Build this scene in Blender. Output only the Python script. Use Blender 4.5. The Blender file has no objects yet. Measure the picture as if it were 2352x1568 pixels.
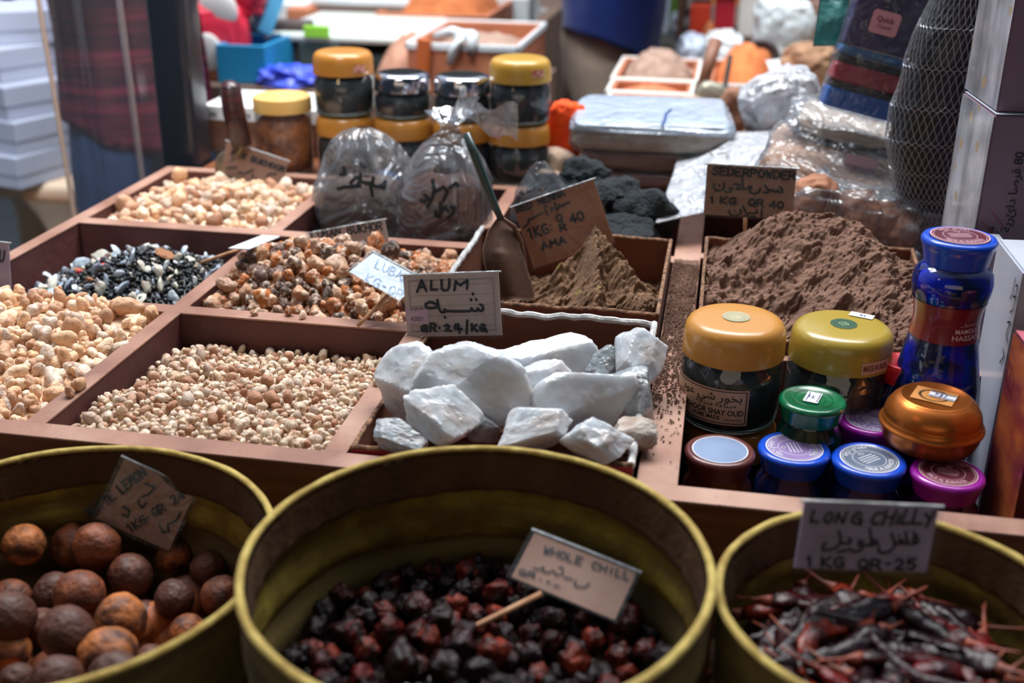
import bpy, bmesh, math, random
from mathutils import Vector, Matrix, noise, Quaternion
from math import sin, cos, pi, radians, atan2, hypot
SC = bpy.context.scene
COL = SC.collection
random.seed(7)
# ------------------------------------------------------------------ camera
W, H, F = 2352, 1568, 2635.72
CZ, TZ = 1.28, 0.83          # camera height, height of the display tray's top edges
YAW, PIT, ROL = -0.178341, 0.401811, -0.009352
fw = Vector((sin(YAW)*cos(PIT), cos(YAW)*cos(PIT), -sin(PIT)))
_r = Vector((cos(YAW), -sin(YAW), 0)); _d = fw.cross(_r)
rt = cos(ROL)*_r + sin(ROL)*_d
dn = -sin(ROL)*_r + cos(ROL)*_d
CAMP = Vector((0, 0, CZ))
cd = bpy.data.cameras.new('camera'); cam = bpy.data.objects.new('camera', cd); COL.objects.link(cam)
M3 = Matrix((rt, -dn, -fw)).transposed()
cam.matrix_world = Matrix.Translation(CAMP) @ M3.to_4x4()
cd.sensor_width = 36; cd.lens = F/W*36; cd.clip_start = .02; cd.clip_end = 60
cd.dof.use_dof = True; cd.dof.focus_distance = 1.10; cd.dof.aperture_fstop = 4.0
SC.camera = cam
# ------------------------------------------------------------------ world, light, exposure
vs = SC.view_settings
vs.view_transform = 'Standard'; vs.look = 'None'; vs.gamma = 1; vs.use_curve_mapping = False
vs.exposure = 0.0
wd = bpy.data.worlds.new('market_daylight'); SC.world = wd; wd.use_nodes = True
wn = wd.node_tree; wn.nodes.clear()
wo = wn.nodes.new('ShaderNodeOutputWorld'); wb = wn.nodes.new('ShaderNodeBackground')
tc = wn.nodes.new('ShaderNodeTexCoord'); dp = wn.nodes.new('ShaderNodeVectorMath'); dp.operation = 'DOT_PRODUCT'
dp.inputs[1].default_value = Vector((-.25, .8, .55)).normalized()
rp = wn.nodes.new('ShaderNodeValToRGB')
e = rp.color_ramp.elements
e[0].position = .0; e[0].color = (.012, .017, .024, 1)
e[1].position = 1; e[1].color = (.75, .86, 1.05, 1)
q = e.new(.5); q.color = (.035, .044, .060, 1)
mp = wn.nodes.new('ShaderNodeMapRange'); mp.inputs[1].default_value = -1
L = wn.links.new
L(tc.outputs['Generated'], dp.inputs[0]); L(dp.outputs['Value'], mp.inputs[0]); L(mp.outputs[0], rp.inputs[0])
L(rp.outputs[0], wb.inputs[0]); wb.inputs[1].default_value = 1.0; L(wb.outputs[0], wo.inputs[0])

def area(name, loc, target, size, sizey, power, col, spread=180):
    l = bpy.data.lights.new(name, 'AREA'); l.shape = 'RECTANGLE'; l.size = size; l.size_y = sizey
    l.energy = power; l.color = col; l.spread = radians(spread)
    o = bpy.data.objects.new(name, l); COL.objects.link(o); o.location = loc
    o.rotation_euler = (Vector(target)-Vector(loc)).to_track_quat('-Z', 'Y').to_euler()
    return o
area('skylight_over_stall', (-.35, 1.9, 2.75), (-.25, 1.05, .8), 1.5, .8, 38, (1, .95, .90))
area('skylight_over_aisle', (-.3, 2.3, 3.5), (-.3, 3.1, .75), 3.4, 1.6, 175, (.93, .96, 1))
area('left_fill', (-.75, .75, 2.5), (-1.45, 2.25, .6), .8, .8, 8, (.88, .91, 1), 60)  # added narrow fill that brightens the cartons and stool
area('warm_lamp', (-.75, .25, 1.75), (-.55, .62, .75), .12, .12, .5, (1, .62, .32))
area('low_front_fill', (-.15, -2.4, 1.60), (-.1, .9, .85), 3.0, 1.0, 9, (1, .84, .66))  # added warm fill behind the camera for front faces and basket walls

# ------------------------------------------------------------------ pixel rays (for reading places off the photograph)
def ray(x, y): return (x-W/2)/F*rt + (y-H/2)/F*dn + fw
def P(x, y, z): d = ray(x, y); return CAMP + d*((z-CZ)/d.z)
def D(x, y, Y): d = ray(x, y); return CAMP + d*(Y/d.y)
def DX(x, y, X): d = ray(x, y); return CAMP + d*(X/d.x)
def V(x, y, t): return CAMP + ray(x, y)*t
def PX(p): q = Vector(p)-CAMP; t = q.dot(fw); return q.dot(rt)/t*F+W/2, q.dot(dn)/t*F+H/2, t
def seen(p, m=60): x, y, t = PX(p); return -m < x < W+m and -m < y < H+m

# ------------------------------------------------------------------ materials
def lin(c):
    f = lambda v: ((v/255+.055)/1.055)**2.4 if v > 10 else v/255/12.92
    return (f(c[0]), f(c[1]), f(c[2]), 1)
MATS = {}
def mat(name, col, rough=.6, metal=0, var=None, vscale=20, bump=0, bscale=60, sss=0, sssr=.01, coat=0, trans=0, rnd=None,
        spec=.5, alpha=1, wave=None, translucent=0, speck=None, sheen=0, detail=4, vfac=(.35, .65), stretch=None, ior=1.45, bdist=None):
    """procedural principled material: col + noise mix to var, per-piece random colours (rnd), bump, specks"""
    if name in MATS: return MATS[name]
    m = bpy.data.materials.new(name); m.use_nodes = True; n = m.node_tree; b = n.nodes['Principled BSDF']; out = n.nodes['Material Output']
    N = lambda t: n.nodes.new('ShaderNode'+t); K = n.links.new
    MATS[name] = m
    co = N('TexCoord').outputs['Object']
    if stretch:
        mpn = N('Mapping'); mpn.inputs['Scale'].default_value = stretch; K(co, mpn.inputs[0]); co = mpn.outputs[0]
    c = None
    if rnd:
        oi = N('ObjectInfo'); ge = N('NewGeometry'); ad = N('Math'); ad.operation = 'ADD'; fr = N('Math'); fr.operation = 'FRACT'
        K(oi.outputs['Random'], ad.inputs[0]); K(ge.outputs['Random Per Island'], ad.inputs[1]); K(ad.outputs[0], fr.inputs[0])
        r = N('ValToRGB'); r.color_ramp.interpolation = 'CONSTANT' if len(rnd) > 3 else 'LINEAR'
        el = r.color_ramp.elements
        while len(el) < len(rnd): el.new(.5)
        for i, cc in enumerate(rnd): el[i].position = i/len(rnd) if len(rnd) > 3 else i/(len(rnd)-1); el[i].color = lin(cc)
        K(fr.outputs[0], r.inputs[0]); c = r.outputs[0]
    def mixin(c, fac, c2):
        mx = N('MixRGB'); K(fac, mx.inputs[0])
        if c is None: mx.inputs[1].default_value = lin(col)
        else: K(c, mx.inputs[1])
        mx.inputs[2].default_value = lin(c2); return mx.outputs[0]
    if var:
        t = N('TexNoise'); t.inputs['Scale'].default_value = vscale; t.inputs['Detail'].default_value = detail; K(co, t.inputs['Vector'])
        g = N('MapRange'); g.inputs[1].default_value = vfac[0]; g.inputs[2].default_value = vfac[1]; K(t.outputs['Fac'], g.inputs[0])
        c = mixin(c, g.outputs[0], var)
    if wave:
        t = N('TexNoise'); t.inputs['Scale'].default_value = 1; t.inputs['Detail'].default_value = 5; mm = N('Mapping'); mm.inputs['Scale'].default_value = wave[1]
        K(co, mm.inputs[0]); K(mm.outputs[0], t.inputs['Vector'])
        g = N('MapRange'); g.inputs[1].default_value = .45; g.inputs[2].default_value = .7; K(t.outputs['Fac'], g.inputs[0]); c = mixin(c, g.outputs[0], wave[0])
    if speck:
        t = N('TexVoronoi'); t.inputs['Scale'].default_value = speck[1]; K(co, t.inputs['Vector'])
        g = N('MapRange'); g.inputs[1].default_value = speck[2]; g.inputs[2].default_value = speck[2]*.7; K(t.outputs['Distance'], g.inputs[0]); c = mixin(c, g.outputs[0], speck[0])
    if c is None: b.inputs['Base Color'].default_value = lin(col)
    else: K(c, b.inputs['Base Color'])
    b.inputs['Roughness'].default_value = rough; b.inputs['Metallic'].default_value = metal
    b.inputs['Specular IOR Level'].default_value = spec; b.inputs['IOR'].default_value = ior
    b.inputs['Coat Weight'].default_value = coat; b.inputs['Coat Roughness'].default_value = .08
    b.inputs['Transmission Weight'].default_value = trans; b.inputs['Alpha'].default_value = alpha
    b.inputs['Sheen Weight'].default_value = sheen
    if sss:
        b.inputs['Subsurface Weight'].default_value = sss; b.inputs['Subsurface Scale'].default_value = sssr
        if sss > .4: b.inputs['Subsurface Radius'].default_value = (1, 1, 1)
    if bump:
        t = N('TexNoise'); t.inputs['Scale'].default_value = bscale; t.inputs['Detail'].default_value = 6; K(co, t.inputs['Vector'])
        bp = N('Bump'); bp.inputs['Strength'].default_value = min(1, bump); bp.inputs['Distance'].default_value = bdist or .5/bscale*max(1, bump)
        K(t.outputs['Fac'], bp.inputs['Height']); K(bp.outputs[0], b.inputs['Normal'])
    if translucent:
        tl = N('BsdfTranslucent'); mx = N('MixShader'); mx.inputs[0].default_value = translucent
        if c is None: tl.inputs[0].default_value = lin(col)
        else: K(c, tl.inputs[0])
        K(b.outputs[0], mx.inputs[1]); K(tl.outputs[0], mx.inputs[2]); K(mx.outputs[0], out.inputs[0])
    return m
def film(name, col=(235, 240, 245), haze=.18, rough=.12, bump=.6, bscale=25, gl=.16):
    """thin clear plastic or glass: mostly see-through, glossy by Fresnel, a little milky"""
    if name in MATS: return MATS[name]
    m = bpy.data.materials.new(name); m.use_nodes = True; n = m.node_tree; n.nodes.clear(); MATS[name] = m
    N = lambda t: n.nodes.new('ShaderNode'+t); K = n.links.new
    out = N('OutputMaterial'); tr = N('BsdfTransparent'); tr.inputs[0].default_value = lin(col)
    gs = N('BsdfGlossy'); gs.inputs['Roughness'].default_value = rough; df = N('BsdfDiffuse'); df.inputs[0].default_value = lin(col)
    lw = N('LayerWeight'); lw.inputs[0].default_value = .35
    ma = N('MapRange'); ma.inputs[3].default_value = gl*.35; ma.inputs[4].default_value = min(1, gl*4)
    K(lw.outputs['Fresnel'], ma.inputs[0])
    m1 = N('MixShader'); m1.inputs[0].default_value = haze; K(tr.outputs[0], m1.inputs[1]); K(df.outputs[0], m1.inputs[2])
    m2 = N('MixShader'); K(ma.outputs[0], m2.inputs[0]); K(m1.outputs[0], m2.inputs[1]); K(gs.outputs[0], m2.inputs[2]); K(m2.outputs[0], out.inputs[0])
    if bump:
        co = N('TexCoord').outputs['Object']; t = N('TexNoise'); t.inputs['Scale'].default_value = bscale; t.inputs['Detail'].default_value = 3; t.inputs['Distortion'].default_value = 1.5
        K(co, t.inputs['Vector']); bp = N('Bump'); bp.inputs['Strength'].default_value = bump; bp.inputs['Distance'].default_value = .6/bscale
        K(t.outputs['Fac'], bp.inputs['Height']); K(bp.outputs[0], gs.inputs['Normal']); K(bp.outputs[0], lw.inputs['Normal']); K(bp.outputs[0], df.inputs['Normal'])
    return m

# ------------------------------------------------------------------ objects
def wmat(o):
    b = o.matrix_basis
    return b if o.parent is None else wmat(o.parent) @ o.matrix_parent_inverse @ b
def obj(name, bm, m, parent=None, smooth=False, label=None, kind=None):
    if isinstance(bm, bpy.types.Mesh): me = bm
    else:
        me = bpy.data.meshes.new(name); bm.normal_update(); bm.to_mesh(me); bm.free()
        if smooth: me.polygons.foreach_set('use_smooth', [True]*len(me.polygons))
    if m is not None and not me.materials: me.materials.append(m)
    o = bpy.data.objects.new(name, me); COL.objects.link(o)
    if parent is not None:
        o.parent = parent; o.matrix_parent_inverse = wmat(parent).inverted()
    if label: o['label'] = label
    if kind: o['kind'] = kind
    return o
def tag(o, label, cat, group=None, kind=None):
    o['label'] = label; o['category'] = cat
    if group: o['group'] = group
    if kind: o['kind'] = kind
    return o
def thing(name, label, cat, loc=(0, 0, 0), group=None):
    o = bpy.data.objects.new(name, None); COL.objects.link(o); o.location = loc; o.empty_display_size = .02
    return tag(o, label, cat, group)
def struct(name, bm, m):
    o = obj(name, bm, m); o['kind'] = 'structure'; return o
def dup(o, loc, rot, sc, group=None):
    c = o.copy(); COL.objects.link(c); c.location = loc; c.rotation_euler = rot; c.scale = sc
    return c
def BM(): return bmesh.new()
def autosmooth(o, ang=40):
    me = o.data; me.polygons.foreach_set('use_smooth', [True]*len(me.polygons)); me.set_sharp_from_angle(angle=radians(ang)); return o

# ------------------------------------------------------------------ shapes (all in world coordinates)
def box(bm, a, b, bev=0, mtx=None, seg=2):
    a = Vector(a); b = Vector(b)
    g = bmesh.ops.create_cube(bm, size=1); vs_ = g['verts']
    s = b-a; c = (a+b)/2
    for v in vs_: v.co = Vector((v.co.x*s.x, v.co.y*s.y, v.co.z*s.z)) + c
    if bev:
        es = list({e for v in vs_ for e in v.link_edges})
        r = bmesh.ops.bevel(bm, geom=es, offset=bev, segments=seg, affect='EDGES', profile=.5)
        vs_ = list({v for f in r['faces'] for v in f.verts} | {v for v in vs_ if v.is_valid})
        # gather everything connected
        st = list(vs_); sn = set(st)
        while st:
            v = st.pop()
            for e_ in v.link_edges:
                w = e_.other_vert(v)
                if w not in sn: sn.add(w); st.append(w)
        vs_ = list(sn)
    if mtx is not None:
        for v in vs_: v.co = mtx @ v.co
    return vs_
def prism(bm, pts, d):
    """extrude a planar polygon (world points) by vector d"""
    d = Vector(d); a = [bm.verts.new(Vector(p)) for p in pts]; b = [bm.verts.new(Vector(p)+d) for p in pts]; n = len(a)
    bm.faces.new(a); bm.faces.new(b[::-1])
    for i in range(n): bm.faces.new((a[i], b[i], b[(i+1) % n], a[(i+1) % n]))
    bmesh.ops.recalc_face_normals(bm, faces=bm.faces[:])
def lathe(bm, prof, c=(0, 0, 0), n=64, close=True, ridges=None):
    """prof: list of (r, z); c: base centre; ridges=(count, depth, z0, z1)"""
    c = Vector(c); rows = []
    for r, z in prof:
        if r < 1e-6: rows.append([bm.verts.new(c+Vector((0, 0, z)))]); continue
        row = []
        for i in range(n):
            a = 2*pi*i/n; rr = r
            if ridges and ridges[2] <= z <= ridges[3]: rr = r*(1-ridges[1]*(.5+.5*cos(a*ridges[0])))
            row.append(bm.verts.new(c+Vector((rr*cos(a), rr*sin(a), z))))
        rows.append(row)
    for A, B in zip(rows, rows[1:]):
        if len(A) == 1 and len(B) == 1: continue
        for i in range(n):
            j = (i+1) % n
            if len(A) == 1: bm.faces.new((A[0], B[j], B[i]))
            elif len(B) == 1: bm.faces.new((A[i], A[j], B[0]))
            else: bm.faces.new((A[i], A[j], B[j], B[i]))
    bmesh.ops.recalc_face_normals(bm, faces=bm.faces[:])
def tube(bm, pts, rad, n=10, flat=1.0):
    pts = [Vector(p) for p in pts]; rad = rad if isinstance(rad, (list, tuple)) else [rad]*len(pts)
    up = Vector((0.13, .31, .94)); rows = []
    for i, p in enumerate(pts):
        t = (pts[min(i+1, len(pts)-1)]-pts[max(i-1, 0)]).normalized()
        u = t.cross(up)
        if u.length < 1e-3: u = t.cross(Vector((1, 0, 0)))
        u.normalize(); v = u.cross(t)
        rows.append([bm.verts.new(p+rad[i]*(cos(2*pi*k/n)*u+flat*sin(2*pi*k/n)*v)) for k in range(n)])
    for A, B in zip(rows, rows[1:]):
        for k in range(n): bm.faces.new((A[k], A[(k+1) % n], B[(k+1) % n], B[k]))
    bm.faces.new(rows[0][::-1]); bm.faces.new(rows[-1])
def grid(bm, fn, nu, nv, closeu=False):
    """fn(u, v) -> point"""
    rows = [[bm.verts.new(fn(i/nu, j/nv)) for i in range(nu if closeu else nu+1)] for j in range(nv+1)]
    for A, B in zip(rows, rows[1:]):
        m_ = len(A)
        for i in range(m_ if closeu else m_-1): bm.faces.new((A[i], A[(i+1) % m_], B[(i+1) % m_], B[i]))
    return rows
def fbm(p, s=1, o=3):
    v = 0; a = 1
    for i in range(o): v += a*noise.noise(Vector(p)*s); s *= 2.1; a *= .5
    return v
def ico(bm, sub=3):
    return bmesh.ops.create_icosphere(bm, subdivisions=sub, radius=1)['verts']
def jitter(bm, amp, scale, off=0):
    bm.normal_update()
    for v in bm.verts: v.co += v.normal*amp*fbm(v.co+Vector((off, off*1.7, 0)), scale, 3)
def blob(seed, lobes=4, sub=3, rough=.06, long=1.0):
    """a resin tear: star-shaped union of a few spheres with a rough skin, unit size"""
    rg = random.Random(seed); bm = BM(); vs_ = ico(bm, sub)
    S = [(Vector((0, 0, 0)), .62)] + [(Vector((rg.gauss(0, 1)*long, rg.gauss(0, 1), rg.gauss(0, 1))).normalized()*rg.uniform(.25, .6), rg.uniform(.3, .55)) for _ in range(lobes)]
    for v in vs_:
        d = v.co.normalized(); r = .3
        for c, R in S:
            b = d.dot(c); q = b*b-(c.length_squared-R*R)
            if q > 0: r = max(r, b+math.sqrt(q))
        v.co = d*r*(1+rough*fbm(d*3+Vector((seed, 0, 0)), 1.3, 3)); v.co.x *= long
    me = bpy.data.meshes.new('resin'); bm.to_mesh(me); bm.free(); me.polygons.foreach_set('use_smooth', [True]*len(me.polygons)); return me
def chunk(seed, planes=14, sub=4, rough=.05, sc=(1, 1, 1), smooth=False, lo=.62, grain=.012):
    """a broken crystal: convex cut by random planes with a rough skin, unit size"""
    rg = random.Random(seed); bm = BM(); vs_ = ico(bm, sub)
    pl = []
    for _ in range(planes):
        n_ = Vector((rg.gauss(0, 1), rg.gauss(0, 1), rg.gauss(0, 1))).normalized(); pl.append((n_, rg.uniform(lo, 1)))
    for v in vs_:
        d = v.co.normalized(); r = 1.25
        for n_, h in pl:
            q = d.dot(n_)
            if q > .05: r = min(r, h/q)
        r *= 1+rough*fbm(d*2.2+Vector((seed*3.1, 0, 0)), 1, 2)+grain*fbm(d*11+Vector((seed, 0, 0)), 1, 3)
        v.co = Vector((d.x*sc[0], d.y*sc[1], d.z*sc[2]))*r
    me = bpy.data.meshes.new('crystal'); bm.to_mesh(me); bm.free()
    if smooth: me.polygons.foreach_set('use_smooth', [True]*len(me.polygons))
    return me
def card_frame(tl, tr, br, bl, Y=None, tilt=25, yaw=0, z=None, pt=None):
    """plane of a price card read off the photo: returns matrix (u, v, n, origin=centre), w, h, and a pixel->plane function"""
    n_ = Vector((sin(radians(yaw))*cos(radians(tilt)), -cos(radians(yaw))*cos(radians(tilt)), sin(radians(tilt))))
    bx, by = (br[0]+bl[0])/2, (br[1]+bl[1])/2
    p0 = pt if pt is not None else (D(bx, by, Y) if z is None else P(bx, by, z))
    def pl(x, y):
        d = ray(x, y); return CAMP + d*((p0-CAMP).dot(n_)/d.dot(n_))
    a, b, c, d = pl(*tl), pl(*tr), pl(*br), pl(*bl)
    u = ((b-a)+(c-d)); w = u.length/2; u.normalize(); v = ((a-d)+(b-c))/2; v -= u*v.dot(u); h = v.length; v.normalize(); n2 = u.cross(v)
    m = Matrix.Identity(4)
    for i, vec in enumerate((u, v, n2)):
        for k in range(3): m[k][i] = vec[k]
    ctr = (a+b+c+d)/4
    for k in range(3): m[k][3] = ctr[k]
    return m, w, h, pl
def strokes(bm, paths, width, m, pl=None, zt=(0, 0, 1), lift=.0008):
    """flat pen strokes: paths of photo points (through pl) or of card units; drawn on the card plane m"""
    inv = m.inverted()
    for path in paths:
        pts = []
        for x, y in path:
            if pl: q = inv @ pl(zt[0]+x*zt[2], zt[1]+y*zt[2])
            else: q = Vector((x, y, 0))
            pts.append((q.x, q.y))
        r = width/2
        for (x0, y0), (x1, y1) in zip(pts, pts[1:]):
            dx, dy = x1-x0, y1-y0; l = hypot(dx, dy)
            if l < 1e-7: continue
            nx, ny = -dy/l*r, dx/l*r
            bm.faces.new([bm.verts.new(m @ Vector((a, b, lift))) for a, b in ((x0-nx, y0-ny), (x1-nx, y1-ny), (x1+nx, y1+ny), (x0+nx, y0+ny))])
        for x0, y0 in pts:
            bm.faces.new([bm.verts.new(m @ Vector((x0+r*cos(k*pi/4), y0+r*sin(k*pi/4), lift+.00003))) for k in range(8)])
def pth(s): return [[tuple(float(t) for t in p.split(',')) for p in q.split()] for q in s.split(';') if q.strip()]
PEN = {k: pth(v) for k, v in {
 'A': '0,0 2,6 4,0;.7,2.2 3.3,2.2', 'B': '0,0 0,6 2.5,6 3.4,5 2.6,3.3 0,3.2;2.6,3.3 4,1.7 2.8,0 0,0', 'C': '4,5 2.5,6 .8,5 0,3 .8,1 2.5,0 4,.8',
 'D': '0,0 0,6 2,6 3.8,4.5 3.8,1.6 2,0 0,0', 'E': '4,6 0,6 0,0 4,0;0,3.1 3,3.1', 'G': '4,5.2 2.4,6 .6,5 0,3 .7,.8 2.4,0 3.9,.5 4,2.8 2.2,2.8',
 'H': '0,0 0,6;4,0 4,6;0,3 4,3', 'I': '2,0 2,6', 'K': '0,0 0,6;3.8,6 0,2.6 4,0', 'L': '0,6 0,0 3.6,0', 'M': '0,0 .4,6 2,2.6 3.6,6 4,0', 'N': '0,0 0,6 4,0 4,6',
 'O': '2,6 .5,5 0,3 .6,.8 2,0 3.5,.9 4,3 3.4,5.2 2,6', 'P': '0,0 0,6 2.6,6 3.8,4.8 2.8,3 0,2.8', 'Q': '2,6 .5,5 0,3 .6,.8 2,0 3.5,.9 4,3 3.4,5.2 2,6;2.2,1.8 4,-.6',
 'R': '0,0 0,6 2.6,6 3.8,4.8 2.8,3 0,2.8;1.8,2.8 4,0', 'S': '3.8,5.2 2,6 .4,5 .8,3.5 3.2,2.6 3.8,1 2,0 .2,.8', 'T': '0,6 4,6;2,6 2,0', 'U': '0,6 .2,1.2 1.8,0 3.6,1 4,6',
 'W': '0,6 1,0 2,4 3,0 4,6', 'X': '0,0 4,6;0,6 4,0', 'Y': '0,6 2,3;4,6 1.2,-.6', '0': '2,6 .5,5 0,3 .6,.8 2,0 3.5,.9 4,3 3.4,5.2 2,6', '1': '1,5 2.4,6 2.4,0', '2': '0,5 1.8,6 3.6,5 3.2,3.2 0,0 4,0',
 '4': '3,0 3,6 0,2 4.2,2', '5': '3.8,6 .6,6 .4,3.5 2.4,3.8 3.8,2 2.4,0 .2,.6', '9': '3.6,4.4 2,3 .3,4.4 2,6 3.6,4.4 3,0', '/': '0,-1 2,7', '-': '.6,3 3.2,3', '.': '1,2.6 1.2,2.4', ':': '1,4 1.1,4;1,1.4 1.1,1.4', ' ': ''}.items()}
def penline(text, a, b, hgt):
    """handwritten line from baseline point a to b (photo zoom units, y down), letter height hgt"""
    n_ = len(text); out = []; ax, ay = a; bx, by = b; l = hypot(bx-ax, by-ay); ux, uy = (bx-ax)/l, (by-ay)/l; adv = l/n_
    for i, ch in enumerate(text):
        for s in PEN.get(ch, []):
            q = []
            for x, y in s:
                X = (i+.08+x/4*.74)*adv; Y = y/6*hgt; q.append((ax+ux*X+uy*Y, ay+uy*X-ux*Y))
            out.append(q)
    return out
AR = dict(zip('ابةتثجحخدذرزسشصضطظعغفقكلمنهويأء', (0xFE8D, 0xFE8F, 0xFE93, 0xFE95, 0xFE99, 0xFE9D, 0xFEA1, 0xFEA5, 0xFEA9, 0xFEAB, 0xFEAD, 0xFEAF, 0xFEB1, 0xFEB5, 0xFEB9, 0xFEBD, 0xFEC1, 0xFEC5, 0xFEC9, 0xFECD, 0xFED1, 0xFED5, 0xFED9, 0xFEDD, 0xFEE1, 0xFEE5, 0xFEE9, 0xFEED, 0xFEF1, 0xFE83, 0xFE80)))
def arab(s):
    """shape an Arabic phrase into joined letter forms in visual order"""
    out = []
    for wd_ in s.split(' '):
        o = ''
        for i, ch in enumerate(wd_):
            if ch not in AR: o += ch; continue
            nonj = 'اةدذرزوأء'
            pj = i > 0 and wd_[i-1] in AR and wd_[i-1] not in nonj and ch != 'ء'
            nj = i+1 < len(wd_) and wd_[i+1] in AR and wd_[i+1] != 'ء' and ch not in nonj
            o += chr(AR[ch] + (3 if pj and nj else 2 if nj else 1 if pj else 0))
        out.append(o[::-1] if any(c in AR for c in wd_) else o)
    return ' '.join(out[::-1])
_TX = {}
def textpts(s, bold=0):
    """polygons of a printed line of text: (verts2d, faces), height of capitals about .7"""
    if (s, bold) in _TX: return _TX[(s, bold)]
    c = bpy.data.curves.new('t', 'FONT'); c.body = s; c.offset = bold; c.resolution_u = 3
    o = bpy.data.objects.new('t', c); COL.objects.link(o)
    dg = bpy.context.evaluated_depsgraph_get(); me = o.evaluated_get(dg).to_mesh()
    r = ([(v.co.x, v.co.y) for v in me.vertices], [tuple(p.vertices) for p in me.polygons])
    o.evaluated_get(dg).to_mesh_clear(); bpy.data.objects.remove(o); bpy.data.curves.remove(c); _TX[(s, bold)] = r
    return r
def text(bm, s, fn, x=0, y=0, width=None, size=None, bold=0, center=True):
    """put printed text through fn(x, y)->world; size = cap height or width = line width"""
    vs_, fs = textpts(s, bold)
    if not vs_: return
    x0 = min(v[0] for v in vs_); x1 = max(v[0] for v in vs_); k = (width/(x1-x0)) if width else size/.7
    ky = size/.7 if size else k
    off = (x0+x1)/2 if center else x0
    B = [bm.verts.new(fn(x+(v[0]-off)*k, y+v[1]*ky)) for v in vs_]
    for f in fs:
        try: bm.faces.new([B[i] for i in f])
        except ValueError: pass
INK = mat('black_marker_ink', (20, 28, 34), .55)
INKP = mat('printed_black_ink', (18, 22, 26), .5)
STICK = mat('bare_wood_stick', (196, 150, 112), .7, var=(165, 118, 84), vscale=90)
# ================================================================== the setting
FLOOR = mat('dark_paving', (38, 44, 48), .8, var=(28, 34, 38), vscale=6, bump=.3, bscale=30)
bm = BM(); box(bm, (-6, -1.5, -.1), (5, 9, 0)); struct('floor', bm, FLOOR)
WALL = mat('far_wall_plaster', (150, 148, 142), .85, var=(128, 126, 120), vscale=3)
bm = BM(); box(bm, (-6, 8.6, 0), (5, 8.8, 3.4)); struct('wall_back', bm, WALL)

# ================================================================== counter and tray
WOOD = mat('worn_tray_wood', (154, 112, 93), .62, var=(128, 88, 72), vscale=14, stretch=(1, 1, 1), bump=.25, bscale=90, speck=((96, 62, 50), 120, .10), wave=((174, 138, 120), (9, 9, 9)))
WOODR = mat('red_brown_tray_wood', (96, 54, 50), .6, var=(78, 42, 40), vscale=10, bump=.2, bscale=70)
APRON = mat('varnished_counter_wood', (126, 74, 46), .45, var=(98, 54, 34), vscale=3, stretch=(2, 10, 26), bump=.1, bscale=40)
# counter under everything
t = thing('market_counter', 'brown varnished wooden counter carrying the spice tray behind the fabric baskets', 'counter', (0, 1.2, 0))
bm = BM(); box(bm, (-.80, .79, .0), (.55, 2.0, .685), .004); obj('cabinet_body', bm, APRON, t)
bm = BM(); box(bm, (-.803, .772, .66), (.56, 2.02, .698), .003); obj('countertop', bm, APRON, t)
# tray
t = thing('compartment_tray', 'reddish brown wooden tray divided into spice compartments', 'tray', (-.3, 1.2, .70))
X0, X1, XC1, XC2 = -.836, .345, -.555, -.288
def rail(name, a, b, top=True):
    bm = BM(); box(bm, (a[0], a[1], .70), (b[0], b[1], TZ-.0025), .0012)
    o = obj(name, bm, WOODR if name != 'front_rail' else APRON, t)
    bm = BM(); box(bm, (a[0]-.0008, a[1]-.0008, TZ-.0024), (b[0]+.0008, b[1]+.0008, TZ), .0008); obj('rail_capping', bm, WOOD, o)
bm = BM(); box(bm, (X0+.002, .77, .699), (X1, 1.61, .706)); obj('tray_floor', bm, WOODR, t)
rail('front_rail', (X0, .765), (X1, .787))
rail('back_rail', (X0, 1.600), (X1, 1.618))
rail('side_rail', (X0, .788), (X0+.017, 1.599))
rail('side_rail', (X1-.015, .788), (X1, 1.599))
rail('cross_divider', (X0+.018, 1.0485), (-.0425, 1.068))
rail('cross_divider', (X0+.018, 1.3225), (-.0425, 1.343))
rail('cross_divider', (-.010, 1.050), (X1-.016, 1.062))
rail('cross_divider', (-.010, 1.345), (X1-.016, 1.362))
for y0, y1 in ((.788, 1.0475), (1.069, 1.3215), (1.344, 1.599)):
    rail('long_divider', (XC1-.0085, y0), (XC1+.0085, y1))
    rail('long_divider', (XC2-.009, y0), (XC2+.009, y1))
rail('long_divider', (-.0415, .788), (-.011, 1.599))

# ================================================================== resin piles
BED = {}
def rmat(name, col, rough, k=110, **kw):
    m = mat(name, col, rough, **kw); kw = dict(kw); kw['vscale'] = kw.get('vscale', 2)*k; kw['bscale'] = kw.get('bscale', 4)*k
    if 'wave' in kw: kw['wave'] = (kw['wave'][0], tuple(q*k for q in kw['wave'][1]))
    BED[m.name] = mat(name+'_bed', col, rough, **kw); return m
RES_A = rmat('pale_frankincense', (226, 186, 148), .55, rnd=[(238, 206, 172), (232, 192, 152), (226, 180, 138), (206, 164, 130), (242, 218, 190), (214, 198, 182), (188, 146, 116)], var=(190, 140, 104), vscale=1.6, bump=0.9, bscale=3.5, sss=.12, sssr=.004, vfac=(.45, .75), bdist=0.0016)
RES_B = rmat('small_frankincense', (206, 180, 152), .6, rnd=[(224, 202, 178), (212, 188, 164), (232, 216, 192), (196, 158, 130), (216, 192, 160), (170, 122, 92), (224, 208, 186), (200, 180, 162)], var=(150, 106, 78), vscale=1.5, bump=0.9, bscale=3.2, sss=.1, sssr=.003, vfac=(.45, .75), bdist=0.0014)
RES_L = rmat('amber_luban', (176, 122, 82), .45, rnd=[(180, 132, 96), (164, 98, 52), (130, 84, 60), (196, 158, 126), (104, 78, 66), (182, 106, 44), (172, 136, 110), (84, 66, 58)], var=(222, 200, 178), vscale=1.7, bump=1, bscale=3.2, sss=.12, sssr=.004, vfac=(.5, .68), bdist=0.0026)
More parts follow.
